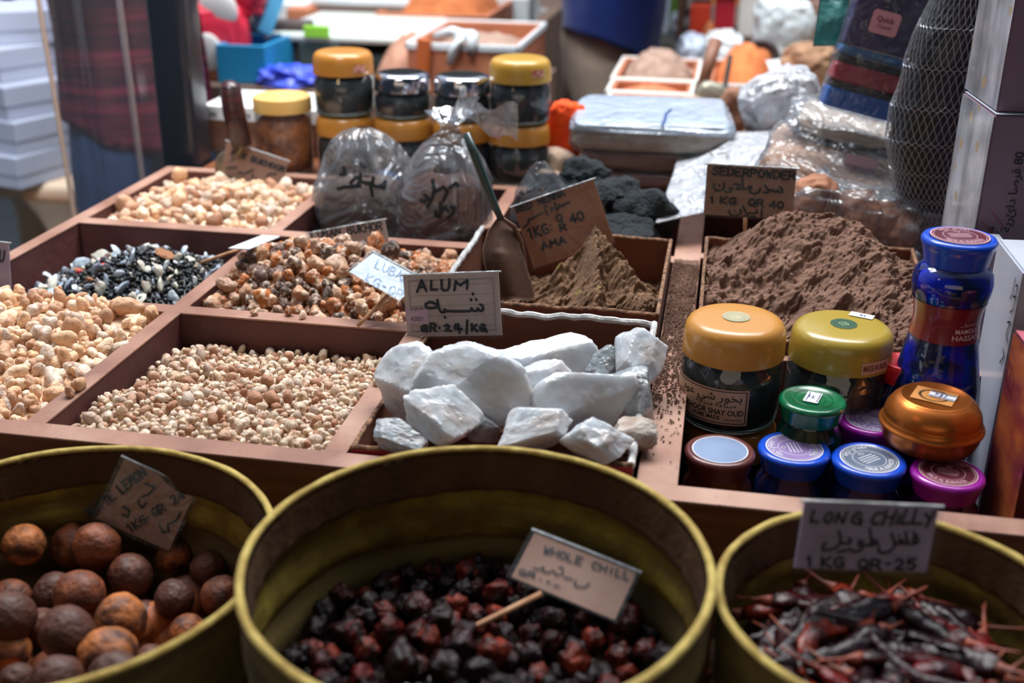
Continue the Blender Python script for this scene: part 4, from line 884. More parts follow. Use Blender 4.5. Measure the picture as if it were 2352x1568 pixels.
for k in range(30):
    a = 2*pi*k/30
    if .25 < a < .9: continue
    for s in (.7, -.6): strokes(bm, [[(.0108*cos(a), .0098*sin(a)), (.0128*cos(a+s*.16), .0116*sin(a+s*.16))]], .0009, R_, lift=0)
text(bm, arab('بخور'), lambda x, y: R_ @ Vector((x, y, 0)), -.001, -.002, width=.010, size=.004); text(bm, arab('مسك'), lambda x, y: R_ @ Vector((x, y, 0)), .002, -.006, width=.009, size=.0025); obj('wreath_print', bm, INKP, o)
sticker('price_sticker', (pc[0]+.0055, pc[1]+.0005, 0), .8648, .0215, .0105, -.42, PRICE, t, [[(-.006, .0025), (-.004, .001), (-.006, -.001)], [(-.001, .003), (-.002, 0), (0, 0), (-.002, -.003)], [(.003, .003), (.002, -.002)], [(-.010, .004), (.010, .004)], [(-.010, -.004), (.010, -.004)]])
# tall blue hourglass bottle
pb = (.2085, .988); zb = .7065
t = thing('hourglass_bottle', 'tall blue hourglass glass bottle with a blue lid and red band', 'bottle', (pb[0], pb[1], zb))
zt = .984
bm = BM(); lathe(bm, [(0, -.0008), (.0250, -.0008), (.0262, 0), (.0296, -.0006), (.0312, -.003), (.0310, -.006), (.0298, -.009), (.0288, -.012), (.0262, -.024), (.0240, -.024), (.024, -.018), (0, -.018)], (pb[0], pb[1], zt), 96, ridges=(52, .012, -.0235, -.0085)); o = obj('lid', bm, BLUEP, t, smooth=True); autosmooth(o, 50)
bm = BM(); disc(bm, (pb[0], pb[1], 0), 0, .0247, zt+.0003); lo = obj('round_label', bm, MAROON, t)
bm = BM(); C3 = (pb[0], pb[1], 0)
for a_, b_ in ((.0232, .0242), (.0214, .0218), (.0138, .0142)): disc(bm, C3, a_, b_, zt+.0006)
tf = face_ang(pb)+.35; ringtext(bm, 'MALIK AL BUKHOOR', C3, .0178, zt+.0006, tf, .0044, 2.0, True, .004); ringtext(bm, arab('ملك البخور'), C3, .0178, zt+.0006, tf+pi, .005, 1.5, True)
R_ = Matrix.Translation((pb[0], pb[1], zt+.0006)) @ Matrix.Rotation(tf+pi/2, 4, 'Z')
for q in range(4): strokes(bm, [[(-.009, .005-.003*q), (.009, .005-.003*q)]], .0007, R_, lift=0)
strokes(bm, [[(-.002, .0085), (0, .0115), (.002, .0085), (-.0024, .0105), (.0024, .0105), (-.002, .0085)]], .001, R_, lift=0)
obj('label_print', bm, mat('rose_label_line', (222, 176, 186), .4), lo)
prof = [(0, .258), (.0225, .258), (.0225, .254), (.0278, .2515), (.0322, .246), (.0336, .2375), (.0326, .228), (.0298, .219), (.0280, .211), (.0274, .2035), (.0280, .195), (.0296, .184), (.0320, .171), (.0346, .157), (.0365, .145), (.0374, .133), (.0376, .06), (.0370, .004), (.0355, 0), (0, 0)]
BGL = film('blue_bottle_glass', col=(70, 120, 235), haze=.05, rough=.04, bump=.05, bscale=10, gl=.16)
bm = BM(); lathe(bm, prof, (pb[0], pb[1], zb), 80); obj('glass_body', bm, BGL, t, smooth=True)
bm = BM(); lathe(bm, [(0, .246), (.018, .249), (.0275, .246), (.0305, .2375), (.0295, .228), (.0268, .219), (.0252, .211), (.0246, .2035), (.0252, .195), (.027, .184), (.029, .171), (.0315, .157), (.034, .14), (.034, .06), (.0335, .006), (0, .006)], (pb[0], pb[1], zb), 80); jitter(bm, .0016, 70); obj('blue_incense_lumps', bm, mat('blue_incense', (60, 140, 250), .8, var=(8, 26, 60), vscale=46, bump=.7, bscale=90, vfac=(.42, .56)), t, smooth=True)
aF = face_ang(pb)
def bandr(z):
    for (r0, z0), (r1, z1) in zip(prof[1:], prof[2:]):
        if z1 <= z <= z0: return r0+(r1-r0)*(z0-z)/(z0-z1+1e-9)
    return .03
bm = BM(); grid(bm, lambda u, v: Vector((pb[0]+(bandr(.188+.034*v)+.0006)*cos(2*pi*u), pb[1]+(bandr(.188+.034*v)+.0006)*sin(2*pi*u), zb+.188+.034*v)), 64, 10, True); lo = obj('red_band', bm, mat('red_film_band', (122, 26, 42), .3, coat=.4, var=(150, 60, 40), vscale=20, vfac=(.5, .8)), t, smooth=True)
bm = BM(); fb = lambda x, y: Vector((pb[0]+(bandr(.188+y)+.001)*cos(aF+.62+x/.026), pb[1]+(bandr(.188+y)+.001)*sin(aF+.62+x/.026), zb+.188+y))
text(bm, 'MAMOUL', fb, .003, .0105, width=.021, size=.0042, bold=.01); text(bm, 'HASSAN', fb, .003, .0045, width=.025, size=.0045, bold=.012); text(bm, arab('معمول'), fb, .004, .0175, width=.016, size=.003); obj('band_print', bm, mat('pale_pink_print', (224, 186, 196), .4), lo)

# ================================================================== boxes stacked at the right edge
LILB = mat('lilac_grey_carton', (128, 106, 122), .55, var=(116, 94, 110), vscale=8); FOIL = mat('scuffed_cellophane_side', (190, 192, 204), .3, coat=.5, var=(150, 150, 156), vscale=26, speck=((170, 150, 116), 30, .22), wave=((96, 100, 104), (30, 30, 6)))
WHB = mat('white_glossy_carton', (206, 212, 222), .3, coat=.4, var=(186, 192, 206), vscale=10); PNK = mat('pink_carton', (196, 108, 120), .35, coat=.5, var=(176, 84, 100), vscale=10); ORG = mat('orange_reflection_side', (206, 120, 60), .25, coat=.6, var=(150, 70, 52), vscale=22, wave=((120, 40, 60), (8, 8, 30))); DRED = mat('dark_red_carton', (90, 30, 42), .4, coat=.3)  # orange reflection on the pink box's cellophane is painted into its side colour
def side_box(name, label, nl, bl, wdir, w, z0, z1, mfront, mside, mtop, cat='box'):
    """upright carton: nl = near left vertical edge, bl = back left edge (x, y); wdir/w: how the front runs to the right"""
    t = thing(name, label, cat, (nl[0], nl[1], z0)); a = Vector((nl[0], nl[1], 0)); b = Vector((bl[0], bl[1], 0)); d = Vector((wdir[0], wdir[1], 0)).normalized()*w
    z0 = Vector((0, 0, z0)); z1 = Vector((0, 0, z1)); i = .0006; Zu = Vector((0, 0, i))
    bm = BM(); prism(bm, [a+z0+Zu, a+d+z0+Zu, b+d+z0+Zu, b+z0+Zu], z1-z0-2*Zu); es = [e for e in bm.edges]; bmesh.ops.bevel(bm, geom=es, offset=.0015, segments=2, affect='EDGES'); obj('carton', bm, mfront, t)
    nrm = (b-a).cross(Vector((0, 0, 1))).normalized(); nrm = nrm if nrm.x < 0 else -nrm
    bm = BM(); q = .001; ba = (b-a).normalized()*q
    bm.faces.new([bm.verts.new(p+nrm*.0004) for p in (a+ba+z0+Zu*2, b-ba+z0+Zu*2, b-ba+z1-Zu*3, a+ba+z1-Zu*3)]); obj('side_panel', bm, mside, t)
    bm = BM(); bm.faces.new([bm.verts.new(p+Vector((0, 0, .0003))-d.normalized()*0) for p in (a+d*.01+ba+z1, a+d*.99+ba+z1, b+d*.99-ba+z1, b+d*.01-ba+z1)]); obj('top_panel', bm, mtop, t)
    return t, a, d
t, a, d = side_box('carton', 'tall lilac grey carton standing behind the blue bottle', (.2625, 1.18), (.2530, 1.30), (1, .06), .12, .7065, 1.0505, LILB, FOIL, WHB)
dn_ = d.normalized(); nf = Vector((dn_.y, -dn_.x, 0))
ff = lambda s, q: a+dn_*q+nf*.0012+Vector((0, 0, s))   # s: height, q: distance from the near left edge
def vtext(bm, s, z0, q, width, size, bold=.006): text(bm, s, lambda x, y: ff(z0+x, q-y), 0, 0, width=width, size=size, bold=bold)
bm = BM(); vtext(bm, arab('80 قرصا دائرية'), .974, .0335, .082, .0085); vtext(bm, arab('سريع الاشتعال'), .873, .0335, .085, .0085)
obj('printed_text', bm, INKP, t)
bm = BM(); Rw = Matrix.Identity(4)
Rw.col[0] = dn_.to_4d(); Rw.col[1] = Vector((0, 0, 1, 0)); Rw.col[2] = nf.to_4d(); Rw.col[0][3] = 0; Rw.col[2][3] = 0; Rw.col[3] = Vector((a.x, a.y, 0, 1))
strokes(bm, [[(.004, .944), (.022, .926)], [(.012, .954), (.027, .938)]], .0008, Rw, lift=.0013); obj('sticker_lines', bm, mat('red_pen_line', (130, 40, 48), .5), t)
bm = BM(); strokes(bm, [[(.013, .938), (.016, .934)], [(.0185, .936), (.016, .938), (.0175, .9335), (.015, .932)], [(.021, .934), (.023, .931)]], .0008, Rw, lift=.0013); obj('sticker_writing', bm, INK, t)
t, a, d = side_box('carton', 'upper lilac grey carton with scuffed cellophane side at the top right corner', (.2655, 1.19), (.2560, 1.31), (1, .06), .12, 1.0512, 1.30, LILB, FOIL, WHB)
bm = BM(); dn_ = d.normalized(); text(bm, arab('سريع'), lambda x, y: a+dn_*(.0335-y)+nf*.0012+Vector((0, 0, 1.088+x)), 0, 0, width=.04, size=.0085, bold=.006); obj('printed_text', bm, INKP, t)
t, a, d = side_box('carton', 'glossy white carton with black lettering between the lilac carton and the pink box', (.2640, .985), (.2610, 1.075), (1, .1), .10, .7065, .957, WHB, WHB, WHB)
nrm = Vector((-1, -.03, 0)); up_ = Vector((0, 0, 1)); bd = Vector((-.003, .09, 0)).normalized()
bm = BM(); Rw = Matrix.Identity(4)
Rw.col[0] = (-bd).to_4d(); Rw.col[1] = Vector((0, 0, 1, 0)); Rw.col[2] = Vector((-1, 0, 0, 0)); Rw.col[0][3] = 0; Rw.col[3] = Vector((a.x-.0008, a.y, 0, 1))
strokes(bm, [[(-.016, .945), (-.016, .93), (-.02, .925)], [(-.010, .94), (-.006, .943), (-.006, .92), (-.012, .915)], [(-.012, .93), (-.004, .932)], [(-.014, .905), (-.006, .908), (-.012, .896), (-.005, .89)], [(-.012, .88), (-.006, .875), (-.014, .866)]], .0016, Rw, lift=.0005); obj('black_lettering', bm, INKP, t)
t, a, d = side_box('gift_box', 'pink glossy box with a painted orange reflection at the right edge in front of white carton', (.2520, .836), (.2465, .915), (1, .0), .07, .7065, .930, DRED, ORG, PNK)
bm = BM(); Rw = Matrix.Identity(4); Rw.col[0] = Vector((0, -1, 0, 0)); Rw.col[2] = Vector((-1, 0, 0, 0)); Rw.col[1] = Vector((0, 0, 1, 0)); Rw.col[3] = Vector((.2460, .925, 0, 1))
strokes(bm, [[(.012, .908), (.012, .892), (.03, .886), (.03, .902), (.012, .908)], [(.021, .905), (.021, .889)]], .0016, Rw, lift=.0012); obj('printed_mark', bm, DRED, t)
t, a, d = side_box('carton', 'small pink and grey carton behind the blue hourglass bottle', (.2535, 1.118), (.2525, 1.165), (1, 0), .03, .7065, .935, LILB, mat('pink_grey_print', (150, 120, 140), .4, var=(190, 60, 90), vscale=30), WHB)
# ================================================================== goods at the back of the counter
from mathutils.bvhtree import BVHTree
CT = [o for o in bpy.data.objects if o.name.startswith('market_counter')][0]
bm = BM(); box(bm, (-.80, 1.622, .6985), (.55, 2.0, .820), .003); obj('raised_back_shelf', bm, APRON, CT)
SILV = mat('chrome_lid', (216, 216, 222), .12, metal=1.0, var=(190, 190, 200), vscale=6)
def rearjar(px_, top, label, lower=True, silver=False, z1=.912):
    p = D(px_, 300, 1.68); c = (p.x, 1.685)
    if lower: wide_jar(label[0], c, z1, r=.0455, hl=.030, hb=z1-.8205-.030, group=None)
    if silver: wide_jar(label[1], c, z1+.066, r=.0425, hl=.026, hb=.0395, lid=SILV)
    else: wide_jar(label[1], c, z1+.094, r=.0455, hl=.033, hb=.0605, lid=GOLDP if px_ < 1000 else OLIVEG)
OLIVEG = mat('mustard_gold_lid', (184, 142, 54), .3, coat=.4)
rearjar(793, 115, ('gold lidded incense jar at the bottom of the leftmost rear stack', 'gold lidded incense jar topping the leftmost rear stack'))
rearjar(925, 180, ('gold lidded incense jar under the left chrome lidded jar', 'chrome lidded incense jar on the second rear stack from the left'), silver=True)
rearjar(1061, 180, ('gold lidded incense jar behind the knotted clear bag', 'chrome lidded incense jar on the third rear stack, above the knotted bag'), silver=True)
rearjar(1192, 140, ('gold lidded incense jar at the bottom of the rear stack beside the orange cloth', 'mustard lidded incense jar topping the rear stack beside the orange cloth'))
for px_, py_ in ((840, 150), (1245, 160), (1150, 297)):   # little red stickers on rims
    p = D(px_, py_, 1.685); jr = [o for o in bpy.data.objects if o.name.startswith('bukhoor_jar') and o.get('category') == 'jar' and abs(o.location.y-1.685) < .001]
    jr.sort(key=lambda o: hypot(o.location.x-p.x, max(0, o.location.z-p.z)*3+max(0, p.z-o.location.z-.1)*3)); o = jr[0]; rr_ = .0464; dx = max(-.04, min(.04, p.x-o.location.x)); a = atan2(-math.sqrt(rr_*rr_-dx*dx), dx)
    bm = BM(); grid(bm, lambda u, v: Vector((o.location.x+rr_*cos(a+(u-.5)*.42), 1.685+rr_*sin(a+(u-.5)*.42), p.z-.006+.011*v)), 8, 1); obj('origin_label', bm, mat('pale_pink_label', (206, 150, 130), .5, var=(170, 60, 60), vscale=160, vfac=(.5, .6)), o)
# clear drum with a cream lid
p = D(646, 300, 1.66); c = (p.x, 1.672); t = thing('plastic_drum', 'clear plastic drum of orange resin with a cream yellow lid', 'tub', (c[0], c[1], .8205))
CREAM = mat('cream_yellow_lid', (222, 184, 112), .4, var=(206, 160, 84), vscale=8)
bm = BM(); lathe(bm, [(0, .117), (.040, .117), (.0435, .115), (.0445, .111), (.0445, .094), (.043, .094), (.043, .1), (0, .1)], (c[0], c[1], .8205), 64); autosmooth(obj('lid', bm, CREAM, t), 45)
bm = BM(); lathe(bm, [(.042, .096), (.0435, .088), (.0438, .02), (.043, .003), (.040, 0), (0, 0)], (c[0], c[1], .8205), 64); obj('clear_wall', bm, GLASS, t, smooth=True)
bm = BM(); lathe(bm, [(0, .084), (.030, .086), (.040, .080), (.0415, .02), (.040, .004), (0, .004)], (c[0], c[1], .8205), 64); jitter(bm, .0022, 60); obj('orange_resin', bm, mat('orange_resin_fill', (206, 116, 46), .5, var=(110, 62, 38), vscale=42, bump=.6, bscale=80), t, smooth=True)
# white printed carton behind
a = D(476, 245, 1.752); t = thing('carton', 'white carton with black print and a brown window behind the clear drum', 'box', (-.74, 1.80, .8205))
bm = BM(); box(bm, (-.838, 1.757, .8205), (-.63, 1.90, .897), .002); obj('carton', bm, mat('white_carton_board', (214, 216, 214), .5, var=(196, 196, 192), vscale=6), t)
bm = BM(); box(bm, (-.836, 1.7555, .824), (-.632, 1.7565, .874)); obj('front_window', bm, mat('brown_carton_window', (130, 96, 78), .4, var=(86, 58, 44), vscale=22), t)
bm = BM()
for s, x in (('m', -.818), ('on', -.765)): text(bm, s, lambda x_, y_: Vector((x_, 1.7562, y_)), x, .878, size=.012, width=.012 if s == 'm' else .022, bold=.03)
box(bm, (-.735, 1.757, .8972), (-.734, 1.90, .8976)); obj('black_print', bm, INKP, t)
# wooden handled scoop in the cream resin
t = thing('scoop', 'scoop with a dark red wooden handle standing in the cream resin', 'scoop', (-.74, 1.585, TZ))
h0, h1, h2 = D(527, 190, 1.592), D(538, 260, 1.590), D(556, 335, 1.588)
bm = BM(); tube(bm, [h0+Vector((0, 0, .002)), h0-Vector((0, 0, .006)), h1, h2], [.008, .0155, .0165, .0145], 16); obj('handle', bm, mat('dark_red_handle_wood', (66, 30, 28), .35, coat=.4, var=(40, 20, 22), vscale=30, stretch=(1, 1, 6)), t, smooth=True)
bm = BM(); prof_ = []
cc = D(522, 392, 1.594)
vs_ = ico(bm, 3)
for v in vs_: v.co = Vector((v.co.x*.020, v.co.y*.005, v.co.z*.030))+cc
obj('spoon_bowl', bm, mat('dull_steel', (150, 136, 112), .35, metal=.6, var=(120, 104, 84), vscale=20), t, smooth=True)
bm = BM(); tube(bm, [h2, cc], [.005, .004], 8); obj('neck', bm, MATS['dull_steel'], t)
# ------------------------------------------------------------------ clear plastic bags
FILM = film('clear_bag_film', haze=.11, rough=.16, bump=.8, bscale=10, gl=.15)
FILM2 = film('milky_bag_film', col=(232, 236, 242), haze=.42, rough=.16, bump=.9, bscale=22, gl=.15)
FILMT = film('thin_clear_wrap', haze=.05, rough=.1, bump=.5, bscale=18, gl=.10)
SPICE = mat('grey_brown_spice', (98, 78, 70), .9, var=(86, 64, 56), vscale=36, bump=.5, bscale=120); BROWNS = mat('red_brown_spice', (94, 60, 50), .9, var=(88, 54, 46), vscale=26, bump=.6, bscale=90)
TAN = mat('tan_powder', (190, 146, 112), .9, var=(168, 122, 90), vscale=16, bump=.3, bscale=60); PINKP = mat('pinkish_powder', (170, 120, 100), .9, var=(148, 100, 82), vscale=14, bump=.3, bscale=80); BEIGEP = mat('beige_powder', (196, 176, 158), .9, var=(178, 156, 138), vscale=14, bump=.2, bscale=60)
def pillow(bm, c, s, rot=(0, 0, 0), e1=.6, e2=.6, amp=.08, seed=0, sub=5, freq=2.5, ridge=.05):
    from mathutils import Euler
    R_ = Euler(rot).to_matrix(); vs_ = ico(bm, sub); c = Vector(c)
    sp = lambda v, e: math.copysign(abs(v)**e, v)
    for v in vs_:
        d = v.co.normalized(); q = Vector((sp(d.x, e1), sp(d.y, e1), sp(d.z, e2))); q /= max(abs(q.x), abs(q.y), abs(q.z))**.5 if e1 < .5 else 1
        n_ = 1+amp*fbm(d*freq+Vector((seed*3.7, 0, 0)), 1, 2)-ridge*abs(noise.noise(d*freq*2+Vector((0, seed*2.1, 0))))
        v.co = c+R_ @ Vector((q.x*s[0]*n_, q.y*s[1]*n_, q.z*s[2]*n_))
def bagprof(bm, c, prof, seed, amp=.10, n=72, squash=.8, tilt=(0, 0), sub=4):
    """hull of a tied bag: prof (r, z) refined; wrinkles grow towards the knot"""
    c = Vector(c); P2 = []
    for (r0, z0), (r1, z1) in zip(prof, prof[1:]):
        for k in range(sub): f = k/sub; P2.append((r0+(r1-r0)*f, z0+(z1-z0)*f))
    P2.append(prof[-1]); zt = P2[-1][1]; rows = []
    for r, z in P2:
        row = []
        for i in range(n):
            a = 2*pi*i/n; g = (z/zt)
            w = 1+amp*(.35+g)*(noise.noise(Vector((cos(a)*2.2, sin(a)*2.2, z*16+seed)))+.5*noise.noise(Vector((cos(a)*5, sin(a)*5, z*22+seed))))-.10*g*abs(sin(a*4.5+seed+z*12))
            row.append(bm.verts.new(c+Vector((r*w*cos(a)+tilt[0]*z, r*w*squash*sin(a)+tilt[1]*z, z))))
        rows.append(row)
    for A, B in zip(rows, rows[1:]):
        for i in range(n): bm.faces.new((A[i], A[(i+1) % n], B[(i+1) % n], B[i]))
    bm.faces.new(rows[0][::-1]); bmesh.ops.recalc_face_normals(bm, faces=bm.faces[:])
def ink_on(o, paths, wpx, zt=(0, 0, 1), lift=.0012):
    """pen strokes laid on the surface of mesh o where the photo shows them"""
    me = o.data; T = BVHTree.FromPolygons([v.co for v in me.vertices], [tuple(p.vertices) for p in me.polygons]); bm = BM()
    for path in paths:
        fine = []
        for (x0, y0), (x1, y1) in zip(path, path[1:]):
            for k in range(4): fine.append((x0+(x1-x0)*k/4, y0+(y1-y0)*k/4))
        fine.append(path[-1]); pts = []
        for x, y in fine:
            d = ray(zt[0]+x*zt[2], zt[1]+y*zt[2]).normalized(); hit = T.ray_cast(CAMP, d)
            if hit[0] is not None: pts.append((hit[0]-d*lift, d))
        for (p, d), (q, _) in zip(pts, pts[1:]):
            s = (q-p).cross(d)
            if s.length < 1e-6 or (q-p).length > .02: continue
            s = s.normalized()*wpx*(p-CAMP).length/F/2; e_ = (q-p).normalized()*s.length*.6
            bm.faces.new([bm.verts.new(v) for v in (p-s-e_, q-s+e_, q+s+e_, p+s-e_)])
    return bm
# the left tied bag
t = thing('plastic_bag', 'crumpled clear plastic bag of brown spice with black handwriting, left of two', 'bag', (-.478, 1.47, .8))
BF = (-.478, 1.49, .7075)
bm = BM(); bagprof(bm, BF, [(.01, .0), (.052, .004), (.068, .03), (.073, .075), (.074, .115), (.072, .145), (.068, .165), (.060, .185), (.047, .205), (.030, .220), (.010, .228)], 3.0, .12, squash=.82); f_ = obj('film', bm, FILM, t, smooth=True)
bm = BM(); bagprof(bm, BF, [(.01, .004), (.050, .007), (.065, .03), (.070, .075), (.070, .115), (.064, .140), (.045, .155), (.01, .160)], 3.0, .05, squash=.80); obj('brown_spice', bm, SPICE, t, smooth=True)
bm = BM()
for s in ([(700, 420), (740, 408), (790, 400), (822, 392)],): pass
w1 = pth('430,800 450,870 400,880;500,960 560,900 600,930 560,990 510,990;370,1020 440,1000 600,990;600,760 650,800;600,870 600,950 700,960 720,1090;730,900 720,970 760,1000 820,980 850,940 840,1010 800,1000;650,970 720,960')
obj('handwriting', ink_on(f_, w1, 8, (690, 200, .22957)), INK, t)
# the right knotted bag
t = thing('plastic_bag', 'knotted clear plastic bag of red brown spice with black handwriting, behind the scoop', 'bag', (-.336, 1.46, .8))
BF = (-.362, 1.425, .7075); TL_ = (.07, .06)
bm = BM(); bagprof(bm, BF, [(.01, .0), (.046, .004), (.058, .03), (.062, .075), (.066, .115), (.066, .150), (.062, .180), (.050, .205), (.032, .226), (.014, .240), (.010, .246), (.02, .256), (.034, .266)], 7.0, .12, squash=.85, tilt=TL_); f_ = obj('film', bm, FILM, t, smooth=True)
bm = BM(); bagprof(bm, BF, [(.01, .004), (.044, .007), (.055, .03), (.059, .075), (.062, .115), (.058, .150), (.046, .176), (.02, .188)], 7.0, .06, squash=.83, tilt=TL_); obj('red_brown_spice', bm, BROWNS, t, smooth=True)
k0 = D(1040, 285, 1.46)
bm = BM(); grid(bm, lambda u, v: k0+Vector(((D(1078, 222, 1.46)-k0).x*v+(u-.5)*(.016+.012*v), .004*sin(u*6+v*3), (D(1078, 222, 1.46)-k0).z*v)), 6, 14); obj('twisted_tail', bm, FILM2, t, smooth=True)
k1 = D(1085, 275, 1.45)
bm = BM(); grid(bm, lambda u, v: k1+Vector(((u-.2)*.075, .006*noise.noise(Vector((u*5, v*5, 1))), .02*v-.028*u*(1-v)+.006*sin(u*9))), 12, 5); obj('loose_film_edge', bm, FILM2, t, smooth=True)
w2 = pth('1320,930 1340,1010 1320,1110 1270,1200;1200,1130 1240,1150 1280,1110 1240,1080;1340,1050 1400,1020;1420,1000 1450,1020 1470,1050 1430,1140;1490,1010 1530,980 1560,960 1580,990;1400,1160 1400,1240 1390,1310;1410,1240 1450,1200 1480,1240;1500,1200 1540,1200 1530,1260 1480,1310;1350,1240 1360,1300')
obj('handwriting', ink_on(f_, w2, 8, (690, 200, .22957)), INK, t)
for (cx, cy, s, lb) in (((-.228), 1.47, .038, 'dark plastic bag of spice in shade right of the knotted bag'), (-.352, 1.548, .034, 'dark plastic bag between the two written bags')):
    t = thing('plastic_bag', lb, 'bag', (cx, cy, TZ)); bm = BM(); bagprof(bm, (cx, cy, .7075), [(.01, 0), (s, .005), (s*1.15, .06), (s*1.15, .12), (s*.95, .16), (s*.4, .19), (.006, .2)], cx*40, .12); obj('film', bm, FILMT, t, smooth=True)
    bm = BM(); bagprof(bm, (cx, cy, .7075), [(.01, .003), (s*.95, .007), (s*1.08, .06), (s*1.06, .12), (s*.7, .15), (.006, .16)], cx*40, .06); obj('dark_spice', bm, mat('dark_spice', (52, 44, 44), .9, var=(38, 34, 36), vscale=30, bump=.5, bscale=80), t, smooth=True)
# small round blue tin behind the left bag
p = D(895, 360, 1.60); t = thing('round_tin', 'small round tin with a blue top between the two written bags', 'tin', (p.x, 1.60, .8205))
t.location = (p.x, 1.585, .7075)
bm = BM(); lathe(bm, [(0, .0), (.026, .0), (.027, .115), (0, .115)], (p.x, 1.572, .7075), 40); obj('tin_body', bm, mat('brown_tin_paper', (110, 70, 56), .6), t)
bm = BM(); lathe(bm, [(0, .146), (.012, .1445), (.023, .138), (.0275, .128), (.0275, .1155), (0, .1155)], (p.x, 1.572, .7075), 40); obj('blue_top', bm, mat('dark_blue_top', (20, 58, 110), .4, var=(50, 70, 90), vscale=30), t, smooth=True)
# metal scoop standing in the henna powder
STEEL = mat('powder_dusted_steel', (112, 84, 68), .55, metal=.25, var=(96, 72, 60), vscale=20, bump=.15, bscale=120); GRNH = mat('dark_green_handle', (40, 58, 56), .35, coat=.3, speck=((130, 140, 130), 260, .08))
t = thing('metal_scoop', 'metal hand scoop with a thin dark handle standing in the henna powder', 'scoop', (-.21, 1.20, TZ))
hp_ = [D(1071, 305, 1.215), D(1092, 360, 1.212), D(1115, 420, 1.209), D(1140, 480, 1.205), D(1152, 506, 1.203)]
bm = BM(); tube(bm, hp_, [.0042, .0052, .0050, .0042, .0036], 12); obj('handle', bm, GRNH, t, smooth=True)
L_ = [(1148, 492, 1148, 492), (1120, 530, 1185, 535), (1108, 570, 1197, 575), (1110, 600, 1206, 600), (1120, 640, 1220, 645), (1140, 688, 1232, 690)]
def blade(u, v):
    i = min(int(v*5), 4); f = v*5-i; A, B = L_[i], L_[i+1]; x = (A[0]+(B[0]-A[0])*f)*(1-u)+(A[2]+(B[2]-A[2])*f)*u; y = (A[1]+(B[1]-A[1])*f)*(1-u)+(A[3]+(B[3]-A[3])*f)*u
    return D(x, y, 1.185+.03*(1-v)-.022*math.sin(pi*min(1, max(0, u)))*min(1, v*2.2)+.022*u)
bm = BM(); grid(bm, blade, 20, 24); bmesh.ops.solidify(bm, geom=bm.faces[:], thickness=.0012); obj('blade', bm, STEEL, t, smooth=True)
bm = BM(); pts = [D(1152, 500, 1.207), D(1180, 520, 1.226), D(1196, 555, 1.234), D(1204, 600, 1.232), D(1213, 645, 1.224)]
tube(bm, pts, [.0022, .003, .003, .003, .002], 6); obj('rolled_edge', bm, STEEL, t, smooth=True)
# ------------------------------------------------------------------ charcoal lumps
CHAR = mat('matt_black_charcoal', (20, 28, 33), .9, var=(32, 39, 44), vscale=3, bump=1, bscale=9, bdist=.006)
for i, (x, y, w, h, Y, lb) in enumerate(((1335, 412, 110, 75, 1.54, 'black charcoal lump at the top of the heap under the white packets'), (1275, 452, 105, 85, 1.53, 'black charcoal lump leftmost in the heap, by the beige pads'), (1405, 455, 110, 105, 1.46, 'square black charcoal lump right behind the RED HENNA card'),
        (1480, 490, 120, 115, 1.43, 'black charcoal lump rightmost in the heap under the milky bag'), (1440, 530, 130, 70, 1.385, 'low black charcoal lump behind the henna box'), (1300, 490, 120, 80, 1.44, 'black charcoal lump hidden behind the RED HENNA card'))):
    c = D(x, y, Y); k = PX(c)[2]/F; o = obj('charcoal_lump', chunk(200+i, 12, 4, .18, lo=.7, grain=.05), CHAR); o.location = c; o.scale = (w/2*k*1.05, .042, h/2*k*1.1); o.rotation_euler = (0, 0, i*.2); tag(o, lb, 'charcoal')
# ------------------------------------------------------------------ stacked flat packets
for i, (z0, x0, x1, y0, y1, m_, lb) in enumerate(((.8215, -.200, -.005, 1.640, 1.86, PINKP, 'flat packet of pinkish powder at the bottom of the stack'), (.8500, -.208, .000, 1.644, 1.862, PINKP, 'flat packet of pinkish powder in the middle of the stack'), (.8785, -.224, .018, 1.642, 1.87, BEIGEP, 'flat plastic packet on top of the stack with white glare painted on'))):
    t = thing('powder_packet', lb, 'packet', ((x0+x1)/2, (y0+y1)/2, z0)); c = ((x0+x1)/2, (y0+y1)/2, z0+.0165+(.006 if i == 2 else 0)); s = ((x1-x0)/2, (y1-y0)/2, .0150+(.008 if i == 2 else 0))
    bm = BM(); pillow(bm, c, (s[0]*.97, s[1]*.97, s[2]*.86), (0, 0, .06), .38, .62, .03 if i == 2 else .04, i, 5, 2.5, .02 if i == 2 else .05); obj('powder', bm, m_, t, smooth=True)
    bm = BM(); pillow(bm, c, (s[0]*1.01, s[1]*1.01, s[2]*1.08), (0, 0, .06), .38, .62, .03 if i == 2 else .05, i, 5, 2.5, .02 if i == 2 else .05); f_ = obj('film', bm, FILMT, t, smooth=True)
    if i == 2:
        bm = BM(); pillow(bm, (c[0], c[1], c[2]+.001), (s[0]*1.004, s[1]*1.004, s[2]*1.03), (0, 0, .06), .38, .62, .03, i, 5, 2.5, .02)
        bmesh.ops.bisect_plane(bm, geom=bm.verts[:]+bm.edges[:]+bm.faces[:], plane_co=(0, c[1], c[2]+.004), plane_no=(0, .05, 1), clear_inner=True); obj('glare_sheet', bm, mat('white_glare', (206, 212, 220), .22, coat=.4, bump=.12, bscale=24, var=(192, 200, 210), vscale=12), t, smooth=True)  # added sheet: white glare of the packet top painted as a surface
        obj('blue_stitch', ink_on(f_, [[(1543, 252), (1530, 262), (1527, 275), (1521, 288)]], 7, lift=.004), mat('blue_print', (46, 78, 128), .5), t)
